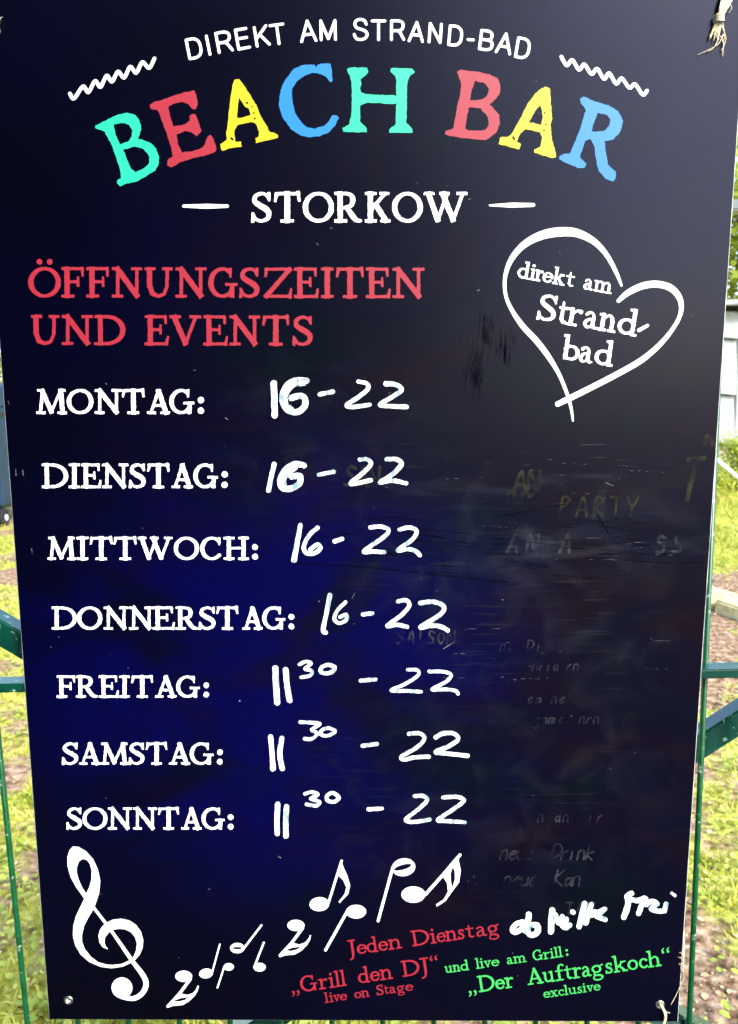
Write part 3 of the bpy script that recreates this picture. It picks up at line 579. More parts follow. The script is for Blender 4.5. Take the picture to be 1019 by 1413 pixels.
I.new().stroke(zp(80, 1160, ck, [(296,545),(440,735),(600,965),(690,1085),(719,1160),(695,1228),(640,1272),(580,1278),(505,1242),(480,1190)]), [r / ck for r in (11,12,16,20,21,20,20,19,32,38)], curve=True)
I.stroke(zp(80, 1160, ck, [(523, 1193)]), 84 / ck)
tag(I.build('treble_clef', M_white, sign), 'white treble clef at the lower left')
def ell(cx, cy, rx, ry, rot=0, n=26): return [(cx + rx * math.cos(a) * math.cos(R(rot)) - ry * math.sin(a) * math.sin(R(rot)), cy + rx * math.cos(a) * math.sin(R(rot)) + ry * math.sin(a) * math.cos(R(rot))) for a in [2 * math.pi * i / n for i in range(n)]]
def note(x0, y0, k, head, stem, r, flag=None, fh=None, hole=None):
    I = Ink(k=.3, step=.4); I.new(); I.poly(zp(x0, y0, k, ell(*head)))
    if hole: I.poly(zp(x0, y0, k, ell(*hole)), cut=True)
    I.new().stroke(zp(x0, y0, k, stem), r / k)
    if flag: I.new().poly(zp(x0, y0, k, flag))
    if fh: I.poly(zp(x0, y0, k, fh), cut=True)
    return I.build('music_note', M_white, sign)
N7, N8 = (220, 1250, 4.632), (410, 1170, 4.246)
fl = [(132,556),(180,568),(215,556),(238,530),(246,508),(254,510),(247,540),(228,572),(195,605),(150,632),(90,637),(52,650),(60,628)]
fh = [(88,605),(135,588),(192,580),(165,600),(125,610)]
note(*N7, (157,448,54,36), [(200,465),(130,560),(56,640)], 9, fl, fh)
note(*N7, (300,430,44,31,-8), [(340,420),(388,244)], 5)
note(*N7, (445,388,33,24), [(416,388),(373,521)], 5)
note(*N7, (500,268,46,33), [(543,268),(654,122)], 6, hole=(500,268,32,8))
note(*N7, (642,390,39,28), [(608,388),(669,233)], 6)
note(*N7, (874,123,55,36), [(917,140),(847,235),(773,315)], 9, [(a + 717, b - 323) for a, b in fl], [(a + 717, b - 323) for a, b in fh])
note(*N8, (132,328,58,41,-4), [(186,318),(262,74)], 7, [(262,70),(272,110),(295,160),(312,220),(300,270),(250,322),(244,314),(280,270),(290,230),(270,185),(243,163),(238,150)])
note(*N8, (347,372,59,40), [(294,372),(168,597)], 8)
note(*N8, (625,112,69,52,-8), [(562,112),(476,426)], 8, hole=(620,112,53,15,-16))
note(*N8, (682,272,70,48), [(752,272),(857,155),(955,40)], 9, [(957,38),(947,70),(960,130),(950,200),(905,260),(870,310),(820,342),(815,330),(860,300),(885,255),(880,205),(853,162),(900,110)], [(912,108),(900,150),(902,195),(908,236),(926,185),(925,135)])

# wiped-off writing and scuffs
def script(word, x, y, h, slant=.25, adv=1.0):
    out = []
    for ch in word:
        sh = {'n': [[(0,0),(0,.5),(.3,.55),(.4,0)]], 'e': [[(.05,.3),(.38,.4),(.25,.55),(.03,.3),(.15,.02),(.4,.1)]], 'u': [[(0,.5),(.05,.05),(.35,.1),(.4,.5),(.42,0)]],
              'D': [[(.05,0),(.1,1)],[(0,1),(.5,.9),(.6,.4),(.05,0)]], 'r': [[(0,0),(.05,.5)],[(.05,.4),(.3,.55)]], 'i': [[(.1,0),(.1,.5)]], 'k': [[(0,0),(.05,1)],[(.4,.5),(.05,.3),(.4,0)]],
              'K': [[(0,0),(.05,1)],[(.5,1),(.05,.45),(.55,0)]], 'g': [[(.35,.5),(.05,.45),(.05,.1),(.35,.15),(.38,.5),(.3,-.4),(0,-.4)]], 'a': [[(.35,.5),(.05,.4),(.1,.02),(.35,.2),(.38,.5),(.42,0)]],
              'm': [[(0,0),(0,.5),(.22,.5),(.24,0)],[(.24,.4),(.42,.52),(.48,0)]], 'S': [[(.5,.9),(.2,1),(.1,.7),(.45,.4),(.4,.05),(0,.05)]], 'A': [[(0,0),(.3,1),(.55,0)],[(.1,.35),(.45,.35)]],
              'I': [[(.2,0),(.2,1)]], 'O': [[(.3,1),(.02,.5),(.3,0),(.55,.5),(.3,1)]], 'N': [[(0,0),(.03,1),(.5,0),(.53,1)]], 'P': [[(.05,0),(.1,1),(.5,.85),(.1,.5)]], 'R': [[(.05,0),(.1,1),(.5,.8),(.1,.5),(.55,0)]],
              'T': [[(.3,0),(.3,1)],[(0,1),(.6,1)]], 'Y': [[(0,1),(.28,.5),(.55,1)],[(.28,.5),(.25,0)]], ' ': []}.get(ch, [])
        for s in sh: out.append([(x + (a + slant * b) * h, y - b * h) for a, b in s])
        x += h * (.68 if ch.isupper() or ch == 'm' else .52) * adv
    return out
def ghost(lab, strokes, r, m):
    I = Ink(k=.3, rough=.4, wl=2)
    for s in strokes: I.new().stroke(s, r * 1.35, curve=len(s) > 2)
    tag(I.build('wiped_writing', m, sign, .0003), lab)
ghost('faint wiped word neue in the lower right', script('neue  Drink', 690, 1186, 22), 1.0, M_ghost)
ghost('faint wiped word neue in the lowest row', script('neue  Kan', 695, 1222, 22), 1.0, M_ghost)
ghost('faint wiped word gerne', script('game  nrn', 738, 998, 15, adv=1.25), .8, M_ghost)
ghost('faint wiped word SAISON', script('SAISON', 548, 888, 17, .1, 1.2), 1.0, M_ghost)
ghost('faint wiped word PARTY', script('PARTY', 772, 712, 26, .1, 1.3), 1.3, M_ghosty)
ghost('faint wiped capitals above PARTY', script('MAN', 690, 678, 28, .1, 1.0) + script('SAN', 476, 670, 26, .1, .9) + script('nune', 700, 694, 24, .1, .8), 1.6, M_ghosty)
ghost('yellow remains of a capital T near the right edge', [[(950,634),(972,632)],[(963,634),(956,655),(948,690)],[(973,612),(976,602),(981,606),(983,613)]], 2.4, M_ghosty)
ghost('faint wiped small writing', script('nria rn', 735, 925, 15, adv=1.2) + script('ea ne', 728, 970, 15, adv=1.4) + script('ni Di', 690, 898, 15, adv=1.5) + script('n an  ir', 742, 1134, 16, adv=1.4) + script('TAN', 780, 1262, 17, .1, 1.3), .7, M_ghost)
ghost('faint wiped figures at the right', script('AN A', 700, 762, 24, .2, 1.6) + script('SS', 905, 762, 22, .1, 1.6), 1.6, M_ghost)
def scratches(lab, m, items, off=.0003):
    I = Ink(k=.2)
    for s, r in items: I.new().stroke(s, r, curve=len(s) > 2)
    tag(I.build('scratch_marks', m, sign, off), lab, kind='stuff')
it = []
for i in range(130):
    x0, ya, yb = rng.choice(((652, 455, 520), (656, 470, 530), (660, 490, 530), (674, 425, 470), (676, 430, 480), (696, 445, 490)))
    x0 += rng.gauss(0, 5.5); y0 = rng.uniform(ya, yb); l = rng.uniform(15, 45)
    sg = rng.uniform(-.25, .12)
    it.append(([(x0, y0), (x0 + sg * l * .4, y0 + l * .5), (x0 + sg * l, y0 + l)], (.1, .6, .1)))
scratches('dark vertical scuffs below the heart', M_scr, it)
it = []
for i in range(45):
    x0 = rng.uniform(440, 900); y0 = rng.gauss(745, 22); l = rng.uniform(30, 130)
    it.append(([(x0, y0), (x0 + l * .5, y0 + l * .03), (x0 + l, y0 + l * rng.uniform(.02, .1))], (.2, .7, .2)))
it += [([(690,713),(740,703),(790,694)], .9), ([(825,712),(840,735),(855,752)], .9), ([(430,745),(500,735),(580,737),(640,748)], 1.3), ([(410,778),(500,782),(620,795),(700,803)], 1.2)]
scratches('dark sweeping scuffs across the middle', M_scr2, it)
it = []
for i in range(60):
    x0 = rng.uniform(600, 940); y0 = rng.choice((660, 755, 640, 895, 930)) + rng.gauss(0, 12); l = rng.uniform(8, 60)
    it.append(([(x0, y0), (x0 + l, y0 + rng.gauss(0, 1.5))], (.15, .4, .1)))
for i in range(80):
    x0 = rng.uniform(20, 980); y0 = rng.uniform(40, 1380); l = rng.uniform(.5, 5)
    it.append(([(x0, y0), (x0 + l * rng.uniform(-1, 1), y0 + l * rng.uniform(-.6, .6))], (.45, .2)))
it += [([(836,666),(846,670)], (.5, .9)), ([(22,648),(23,656)], .6), ([(32,649),(33,656)], .6), ([(12,553),(13,558)], .5), ([(44,757),(46,766)], .5), ([(486,826),(490,818)], .5), ([(612,895),(628,885)], .5)]
scratches('fine pale scratches and specks', M_scrl, it, .0005)

# ------------------------------------------------------------------ twine ties
def on(u, v, off): a, b = art(u, v); return Vector((a, -off, b))
def fibre(bm, pts, r0, r1, n=6):
    Q = spline(np.array([tuple(on(*p)) for p in pts]), .25); tube(bm, [tuple(q) for q in Q], list(np.linspace(r0, r1, len(Q))), n)
def twine(name, bm, lab):
    o = bmobj(name, bm, M_twine, None, True); o.location = sign.location; o.rotation_euler = sign.rotation_euler
    return tag(o, lab, 'twine', 'twine ties of the board')
bm = bmesh.new()
for i in range(13):
    dx = (i - 6) * 1.25; j = rng.uniform(-1.6, 1.6)
    fibre(bm, [(1006 + dx + j, -14, .004 + .0006 * (i % 3)), (998 + dx * .9, 8, .0045), (991 + dx * .35, 28, .0035 + .0008 * (i % 3)), (987 + dx * .7, 42, .003), (983 + dx * .8 + j, 55 + j * 4, .0025)], .0006, .00028)
for i in range(5):   # the knot turns round the bundle
    v0 = 24 + i * 2.2
    fibre(bm, [(984, v0 + 2, .0015), (985.5, v0, .0052), (990, v0 + .5, .0066), (995, v0 - 1, .005), (996, v0 - 2, .0015)], .0007, .0007)
for p in ([(996,50),(990,62),(977,70),(961,77)], [(995,34),(998,50),(997,62),(998,78)], [(994,38),(1000,55),(996,70),(996,80)], [(990,55),(983,68),(975,73)], [(1000,5),(1008,12),(1004,20)], [(992,52),(997,64),(993,72)]):
    fibre(bm, [(a, b, .0030 - .0006 * k) for k, (a, b) in enumerate(p)], .00045, .00015)
fibre(bm, [(1006,-14,.006),(1022,-22,.004),(1034,-20,.0),(1036,-18,-.006),(1034,-20,-.018)], .0012, .0012)
fibre(bm, [(990,30,.003),(991,28,.0),(992,27,-.008),(1010,10,-.014),(1034,-20,-.018)], .0012, .0012)
twine('twine_tie', bm, 'frayed straw twine knotted through the top right corner hole')
bm = bmesh.new()
for i in range(5):
    fibre(bm, [(-4, 24, -.004), (-3 + i * .4, 22 + i, .002), (0 + i * .5, 27 + i, .004), (0 + i * .3, 34 + i, .003), (-6, 40 + i, .002)], .0006, .0004)
fibre(bm, [(1,30,.003),(4,27,.003),(5.5,25,.002)], .0003, .0001); fibre(bm, [(0,36,.003),(2,44,.002),(0,50,.001)], .0003, .0001)
fibre(bm, [(-4,25,-.002),(-8,22,-.01),(-30,5,-.016),(-52,-4,-.024)], .0011, .0011)
twine('twine_tie', bm, 'short twine knot at the top left corner of the board')
bm = bmesh.new()
for i in range(4):
    fibre(bm, [(911 + i * .6, 1386, -.004), (912 + i * .5, 1387, .0025), (915 + i * .7, 1394, .004), (915.5 + i * .6, 1404, .003), (912 + i * .6, 1416, .001), (908, 1430, -.008)], .0008, .0007)
for p in ([(912,1388),(918,1394),(924,1396)], [(925,1385),(933,1370),(941,1352)], [(941,1352),(943,1342),(938,1333)]):
    fibre(bm, [(a, b, .0016) for a, b in p], .00035, .0002)
twine('twine_tie', bm, 'thin twine hanging out of the lower right eyelet')
bm = bmesh.new()
for i in range(6):
    v0 = 1311 + i * 4
    fibre(bm, [(945, v0 + 3, -.003), (942, v0 + 1, .0010), (934 + rng.uniform(0, 5), v0 + rng.uniform(-4, 4), .0010)], .00025, .0001)
fibre(bm, [(955,1285,-.0235),(950,1305,-.010),(946,1325,-.004),(945,1340,-.004),(950,1360,-.012),(952,1380,-.0235)], .0006, .0006)
twine('twine_tie', bm, 'frayed white string ends at the right edge beside the fence rod')

# ------------------------------------------------------------------ green fence panel
fence = empty('fence_panel', (0, 0.022, 0), 'dark green metal fence panel of thin rods with crossed braces behind the board', 'fence')
def part(name, build, m, parent, smooth=False):
    bm = bmesh.new(); build(bm); bmesh.ops.recalc_face_normals(bm, faces=bm.faces[:]); return bmobj(name, bm, m, parent, smooth)
rod0 = part('rod', lambda bm: tube(bm, [(0, 0, .06), (0, 0, .5), (0, 0, 1.0), (0, 0, 1.69)], .0027, 10), M_rod, fence, True)
rx = [-.343 + .0503 * k for k in range(-20, 34)]
rod0.location = (rx[0], .002, 0)
for q in rx[1:]:
    o = rod0.copy(); COL.objects.link(o); o.parent = fence; o.location = (q, .002, 0)
rail0 = part('rail', lambda bm: box(bm, (.16, -.006, 0), (2.72, .020, .0085), bev=.0012), M_gate, fence)
rail0.location = (0, 0, 1.2915)
for z in (1.6905, .8915, .4915, .0915):
    o = rail0.copy(); COL.objects.link(o); o.parent = fence; o.location = (0, 0, z)
bead = part('weld_bead', lambda bm: tube(bm, [(0, -.0005, -.0062), (0, -.0005, -.0048), (0, -.0005, -.0040)], (.0032, .0046, .0030), 8), M_gate, fence, True)
bead.location = (rx[0], .002, 1.2915)
for z in (1.2915, 1.6905, .8915):
    for q in rx[1:]:
        o = bead.copy(); COL.objects.link(o); o.parent = fence; o.location = (q, .002, z)
def brace(p, q, y, h=.0235, d=.020):
    p, q = Vector((p[0], y, p[1])), Vector((q[0], y, q[1])); c = (p + q) / 2; dd = q - p
    rot = Matrix.Rotation(-math.atan2(dd.z, dd.x), 4, 'Y')
    return lambda bm: box(bm, c, (dd.length, d, h), rot, bev=.0015)
part('brace', brace((-.86, 1.681), (1.42, .187 - .008), .0185), M_gate, fence)   # falls from the left
part('brace', brace((-1.16, .186 + .006), (1.0, 1.655 + .006), .0392), M_gate, fence)     # rises to the right
for px in (-1.18, 1.5):
    part('post', lambda bm, px=px: box(bm, (px, .004, .88), (.04, .04, 1.76), bev=.003), M_gate, fence)

# ------------------------------------------------------------------ ground
def smooth_noise(x, y, s, o=0): return vnoise(x * s + 50 + o, y * s + 80 + o) + .5 * vnoise(x * s * 2.1 + 13 + o, y * s * 2.1 + 31 + o)
def height(x, y):
    return .02 * smooth_noise(x, y, 1.3) + .012 * smooth_noise(x, y, 7) * (abs(x) < 8) 
def cover(x, y):        # 0 bare soil .. 1 dense green
    base = np.where(x < .5, .66, np.where(y < 3.3, .34, np.where(y < 5.6, .14, .95)))
    base = np.where((x < .5) & (y > 4), .6, base)
    return np.clip(base + 1.0 * smooth_noise(x, y, 2.6, 7) + .7 * smooth_noise(x, y, 8, 3), 0, 1)
gx = np.concatenate([np.linspace(-200, -8, 14)[:-1], np.linspace(-8, 8, 161), np.linspace(8, 200, 14)[1:]])
gy = np.concatenate([np.linspace(-200, -2, 12)[:-1], np.linspace(-2, 14, 161), np.linspace(14, 260, 16)[1:]])
GX, GY = np.meshgrid(gx, gy); GZ = height(GX, GY) * (np.abs(GX) < 9)
nv = len(gx)
me = mesh('ground', [tuple(p) for p in np.stack([GX, GY, GZ], -1).reshape(-1, 3)], [(j * nv + i, j * nv + i + 1, (j + 1) * nv + i + 1, (j + 1) * nv + i) for j in range(len(gy) - 1) for i in range(nv - 1)])
ca = me.color_attributes.new('cover', 'FLOAT_COLOR', 'POINT')
cv = cover(GX, GY).reshape(-1); ca.data.foreach_set('color', np.stack([cv, cv, cv, np.ones_like(cv)], -1).reshape(-1).astype(np.float32))
for p in me.polygons: p.use_smooth = True
def ground_material():
    m = mat('soil_and_turf', (.3, .2, .15), .95, .1); nt = m.node_tree; N = nt.nodes; Lk = nt.links; b = N['Principled BSDF']
    tc = N.new('ShaderNodeTexCoord')
    def nz(s, d=5):
        n = N.new('ShaderNodeTexNoise'); n.inputs['Scale'].default_value = s; n.inputs['Detail'].default_value = d; Lk.new(tc.outputs['Object'], n.inputs['Vector']); return n.outputs['Fac']
    def ramp(v, *st):
        r = N.new('ShaderNodeValToRGB'); e = r.color_ramp.elements
        e[0].position, e[0].color = st[0][0], (*st[0][1], 1); e[1].position, e[1].color = st[-1][0], (*st[-1][1], 1)
        for p, c in st[1:-1]: q = e.new(p); q.color = (*c, 1)
        Lk.new(v, r.inputs[0]); return r.outputs[0]
    soil = ramp(nz(28, 8), (.32, (.07, .04, .02)), (.44, (.19, .115, .065)), (.58, (.33, .22, .14)), (.74, (.52, .39, .27)))
    turf = ramp(nz(22, 8), (.3, (.10, .09, .01)), (.5, (.32, .33, .05)), (.7, (.58, .54, .16)))
    at = N.new('ShaderNodeVertexColor'); at.layer_name = 'cover'
    ad = N.new('ShaderNodeMath'); ad.operation = 'ADD'; Lk.new(at.outputs[0], ad.inputs[0]); Lk.new(nz(9, 6), ad.inputs[1])
    mr = N.new('ShaderNodeMapRange'); mr.inputs['From Min'].default_value = .85; mr.inputs['From Max'].default_value = 1.2; Lk.new(ad.outputs[0], mr.inputs[0])
    mx = N.new('ShaderNodeMix'); mx.data_type = 'RGBA'; Lk.new(mr.outputs[0], mx.inputs['Factor']); Lk.new(soil, mx.inputs['A']); Lk.new(turf, mx.inputs['B'])
    Lk.new(mx.outputs['Result'], b.inputs['Base Color'])
    bp = N.new('ShaderNodeBump'); bp.inputs['Strength'].default_value = .9; bp.inputs['Distance'].default_value = .02; Lk.new(nz(40, 8), bp.inputs['Height']); Lk.new(bp.outputs[0], b.inputs['Normal'])
    return m
tag(link('ground', me, ground_material()), kind='structure')

# unseen dark path added on the near side to darken the board's lower reflection
def unseen_asphalt():
    v = []; f = []; xs = np.linspace(-14, 14, 57); ys = np.linspace(-12, .35, 26)
    for y in ys:
        for x_ in xs: v.append((x_, y, .045 + .004 * float(smooth_noise(np.array([x_]), np.array([y]), 2)[0])))
    for j in range(25):
        for i in range(56): a = j * 57 + i; f.append((a, a + 1, a + 58, a + 57))
    return mesh('unseen_path', v, f)
tag(link('unseen_path', unseen_asphalt(), noise_col(mat('unseen_asphalt', (.035, .035, .038), .9, .2), (.022, .022, .025), (.05, .05, .052), 60, 6, bump=.5, bscale=200, dist=.004)), kind='structure')

def leaf_mat(name, ca_, cb_, scale=3, trans=.35):
    m = mat(name, ca_, .55, .3); noise_col(m, ca_, cb_, scale, 3, .3, .7)
    nt = m.node_tree; N = nt.nodes; b = N['Principled BSDF']; out = N['Material Output']
    tl = N.new('ShaderNodeBsdfTranslucent'); ms = N.new('ShaderNodeMixShader'); ms.inputs[0].default_value = trans
    r = [n for n in N if n.type == 'VALTORGB'][0]
    nt.links.new(r.outputs[0], tl.inputs[0]); nt.links.new(b.outputs[0], ms.inputs[1]); nt.links.new(tl.outputs[0], ms.inputs[2]); nt.links.new(ms.outputs[0], out.inputs[0])
    return m
M_grass = leaf_mat('grass_blade', (.20, .25, .012), (.70, .66, .13), 7)
M_weed = leaf_mat('weed_leaf', (.20, .32, .02), (.66, .68, .16), 14)
M_dry = noise_col(mat('dry_litter', (.5, .4, .25), .9, .1), (.30, .19, .09), (.62, .50, .30), 18)
# grass
N_ = 190000
u = nrg.random(N_); Y = .75 + 11 * u ** 1.7; X = (nrg.random(N_) * 2 - 1) * (1.6 + .62 * Y)
keep = nrg.random(N_) < np.clip(cover(X, Y) * 1.6 - .62, .0, 1); X, Y = X[keep], Y[keep]; n = len(X)
Z = height(X, Y); a = nrg.random(n) * 6.283; h = (.010 + .026 * nrg.random(n) ** 2) * (1 + .12 * Y) * (.7 + .8 * cover(X, Y)); w = .0016 + .0022 * nrg.random(n) + Y * .0003
dx, dy = np.cos(a), np.sin(a); lean = h * (.3 + 1.1 * nrg.random(n)); b2 = nrg.random(n) * 6.283; lx, ly = np.cos(b2) * lean, np.sin(b2) * lean
V = np.stack([np.stack([X - dx * w, Y - dy * w, Z], -1), np.stack([X + dx * w, Y + dy * w, Z], -1), np.stack([X + dx * w * .8 + lx * .4, Y + dy * w * .8 + ly * .4, Z + h * .65], -1), np.stack([X - dx * w * .8 + lx * .4, Y - dy * w * .8 + ly * .4, Z + h * .65], -1), np.stack([X + lx, Y + ly, Z + h], -1)], 1).reshape(-1, 3)
def fastmesh(name, V, F):
    me = bpy.data.meshes.new(name); me.vertices.add(len(V)); me.vertices.foreach_set('co', V.astype(np.float32).reshape(-1))
    ln = np.array([len(f[0]) for f in F for _ in range(len(f))]) if isinstance(F, list) else None
    loops = np.concatenate([f.reshape(-1) for f in F]); tot = np.concatenate([np.full(len(f), f.shape[1]) for f in F])
    me.loops.add(len(loops)); me.loops.foreach_set('vertex_index', loops.astype(np.int32))
    me.polygons.add(len(tot)); me.polygons.foreach_set('loop_start', np.concatenate([[0], np.cumsum(tot)[:-1]]).astype(np.int32)); me.polygons.foreach_set('loop_total', tot.astype(np.int32))
    me.update(calc_edges=True); me.validate(); return me
k5 = np.arange(n)[:, None] * 5
tag(link('grass', fastmesh('grass', V, [k5 + np.array([[0, 1, 2, 3]]), k5 + np.array([[3, 2, 4]])]), M_grass), 'short patchy yellow green grass on the soil behind the fence', 'grass', kind='stuff')
# broad leaved weeds
def leaf_field(cx, cy, cz, size, tilt, az):
    n = len(cx); dx, dy = np.cos(az), np.sin(az); sx, sy = -dy, dx; ct, st = np.cos(tilt), np.sin(tilt)
    pts = []
    for l, wd, up_ in ((0, 0, 0), (.35, .36, .07), (.75, .30, .05), (1, 0, -.04), (.75, -.30, .05), (.35, -.36, .07), (.5, 0, -.02)):
        pts.append(np.stack([cx + size * (l * dx * ct + wd * sx), cy + size * (l * dy * ct + wd * sy), cz + size * (l * st + up_)], -1))
    V = np.stack(pts, 1).reshape(-1, 3); k = np.arange(n)[:, None] * 7
    return V, [k + np.array([[a, b, 6]]) for a, b in ((0, 1), (1, 2), (2, 3), (3, 4), (4, 5), (5, 0))]
cl = []
for i in range(3600):
    y = .9 + 10 * rng.random() ** 1.5; xx = rng.uniform(-1, 1) * (1.5 + .6 * y)
    c = float(cover(np.array([xx]), np.array([y]))[0])
    if rng.random() > .25 + .75 * c: continue
    for j in range(rng.randint(5, 12)):
        s = rng.uniform(.010, .030) * (1 if y < 5 else 1.6)
        cl.append((xx + rng.gauss(0, .03), y + rng.gauss(0, .03), rng.uniform(.008, .05) * (1 if y < 5 else 1.8), s, rng.uniform(-.2, .8), rng.uniform(0, 6.28)))
A = np.array(cl); V, F = leaf_field(A[:, 0], A[:, 1], A[:, 2] + height(A[:, 0], A[:, 1]), A[:, 3], A[:, 4], A[:, 5])
tag(link('weeds', fastmesh('weeds', V, F), M_weed), 'low broad leaved weeds scattered over the bare soil', 'weeds', kind='stuff')
n = 9000; Y = .8 + 9 * nrg.random(n) ** 1.6; X = (nrg.random(n) * 2 - 1) * (1.5 + .6 * Y)
V, F = leaf_field(X, Y, height(X, Y) + .004, .008 + .02 * nrg.random(n) ** 2, nrg.random(n) * .5 - .1, nrg.random(n) * 6.28)
tag(link('leaf_litter', fastmesh('leaf_litter', V, F), M_dry), 'dry leaf and straw litter lying on the soil', 'litter', kind='stuff')
# stones
oc = np.array([(1, 0, 0), (-1, 0, 0), (0, 1, 0), (0, -1, 0), (0, 0, 1), (0, 0, -1)], float); of_ = np.array([(0, 2, 4), (2, 1, 4), (1, 3, 4), (3, 0, 4), (2, 0, 5), (1, 2, 5), (3, 1, 5), (0, 3, 5)])
n = 2600; Y = 1 + 5 * nrg.random(n) ** 1.3; X = np.where(nrg.random(n) < .8, .5 + nrg.random(n) * (.6 + .5 * Y), -(nrg.random(n) * (1.3 + .5 * Y)))
sz = .0025 + .008 * nrg.random(n) ** 3; V = (oc[None] * (sz[:, None, None] * (.6 + .7 * nrg.random((n, 6, 1))))) * np.array([1.2, 1, .7]) + np.stack([X, Y, height(X, Y) + sz * .3], -1)[:, None]
tag(link('pebbles', fastmesh('pebbles', V.reshape(-1, 3), [(np.arange(n)[:, None, None] * 6 + of_).reshape(-1, 3)]), noise_col(mat('pebble', (.6, .5, .4), .85, .2), (.20, .14, .09), (.52, .43, .31), 12)), 'small pale pebbles on the bare soil at the right', 'pebbles', kind='stuff')

# sandstone kerb slabs at the bed edge, right
M_kerb = noise_col(mat('kerb_stone', (.6, .5, .25), .9, .2), (.38, .30, .14), (.66, .58, .32), 14, 8, bump=.5, bscale=60, dist=.006)
kerb = empty('garden_kerb', (2.25, 4.5, 0), 'yellowish stone kerb slabs edging the bare bed on the right', 'kerb', rot=(0, 0, R(19)))
for i, yy in enumerate((-1.55, -.52, .51, 1.54)):
    part('slab', lambda bm, yy=yy, i=i: box(bm, (.12 + .01 * (i % 2), yy, .035), (.26, 1.0, .12), bev=.015), M_kerb, kerb)

# ------------------------------------------------------------------ background things
M_clad = noise_col(mat('pale_cladding', (.62, .64, .62), .6, .3), (.24, .26, .255), (.31, .33, .325), 2, 4, stretch=(6, 6, .4))
M_clad2 = noise_col(mat('pink_cladding', (.62, .5, .45), .6, .3), (.28, .215, .19), (.35, .28, .25), 3, 4, stretch=(5, 5, .5))
M_roof = noise_col(mat('grey_roof', (.25, .26, .27), .8, .2), (.18, .19, .2), (.32, .33, .34), 5)
shed = empty('garden_shed', (4.82, 11.6, 0), 'pale grey panelled shed standing beyond the bed at the right', 'shed')
def course(z0, z1, k, dz):
    def f(bm):
        # lapped panel whose lower edge falls slightly to the right
        w = 1.6; t = .09
        vs = [(-w + .62, -t, z0 + dz), (.70, -t, z0 - dz), (.70, -t * .3, z1 - dz), (-w + .62, -t * .3, z1 + dz)]
        a = [bm.verts.new(v) for v in vs]; b = [bm.verts.new((v[0], .02, v[2])) for v in vs]
        bm.faces.new(a); bm.faces.new(b[::-1])
        for i in range(4): bm.faces.new((a[i], b[i], b[(i + 1) % 4], a[(i + 1) % 4]))
    return f
zs = [(-.05, .60, M_clad2), (.63, 1.36, M_clad), (1.39, 2.20, M_clad), (2.23, 2.62, M_clad)]
for z0, z1, m in zs: part('panel', course(z0, z1, 0, .09), m, shed)
part('wall', lambda bm: box(bm, (.9, 1.0, 1.25), (3.6, 1.9, 2.5)), M_clad, shed)
part('corner_post', lambda bm: box(bm, (.73, -.03, 1.3), (.05, .08, 2.6), bev=.01), M_clad, shed)
for j in range(3):
    part('panel', lambda bm, j=j: box(bm, (1.35 + j * .62, -.01, 1.28), (.58, .05, 2.5), bev=.008), noise_col(mat('blue_grey_cladding', (.4, .45, .47), .6), (.13, .16, .175), (.18, .21, .225), 3), shed)
part('roof', lambda bm: box(bm, (.9, .95, 2.70), (4.0, 2.5, .08), Matrix.Rotation(R(2), 4, 'X'), bev=.01), M_roof, shed)
bm = bmesh.new(); tube(bm, [(4.05, 8.75, .62), (4.45, 8.8, .30), (4.9, 8.9, .02)], .022, 10)
tag(bmobj('pipe', bm, mat('white_plastic', (.8, .8, .78), .4), None, True), 'thin white pipe leaning in the grass before the shed', 'pipe')

M_bin = noise_col(mat('blue_plastic', (.01, .05, .16), .45, .4), (.002, .020, .05), (.004, .030, .075), 8)
M_rub = mat('black_rubber', (.01, .01, .012), .7, .3)
cont = empty('waste_container', (-5.10, 9.0, 0), 'large dark blue wheeled waste container on the grass at the left', 'container')
def tub(bm):
    ring = []
    for z, sx, sy in ((.20, .60, .36), (.26, .65, .42), (1.30, .72, .55), (1.36, .76, .58), (1.42, .76, .58)):
        ring.append([bm.verts.new((sx * a, sy * b, z)) for a, b in ((-.92, -1), (.92, -1), (1, -.88), (1, .88), (.92, 1), (-.92, 1), (-1, .88), (-1, -.88))])
    for a, b in zip(ring, ring[1:]):
        for k in range(8): bm.faces.new((a[k], a[(k + 1) % 8], b[(k + 1) % 8], b[k]))
    bm.faces.new(ring[0][::-1]); bm.faces.new(ring[-1])
part('body', tub, M_bin, cont)
def lid(bm):
    n = 10; pr = []
    for i in range(n + 1):
        a = math.pi * i / n; pr.append((-.60 * math.cos(a), 1.43 + .28 * math.sin(a)))
    for s in (-.77, .77): pass
    A_ = [bm.verts.new((-.77, y, z)) for y, z in pr]; B_ = [bm.verts.new((.77, y, z)) for y, z in pr]
    for i in range(n): bm.faces.new((A_[i], A_[i + 1], B_[i + 1], B_[i]))
    bm.faces.new(A_); bm.faces.new(B_[::-1]); bm.faces.new((A_[0], B_[0], B_[-1], A_[-1]))
part('lid', lid, M_bin, cont)
for xx in (-.5, -.17, .17, .5):
    part('rib', lambda bm, xx=xx: box(bm, (xx, -.50, .80), (.05, .06, .98), Matrix.Rotation(R(7), 4, 'X'), bev=.01), M_bin, cont)
def sticker(bm):
    box(bm, (.64, -.535, .95), (.10, .02, .03)); box(bm, (.66, -.535, .86), (.03, .02, .16))
part('pale_marking', sticker, mat('pale_print', (.12, .22, .35), .5), cont)
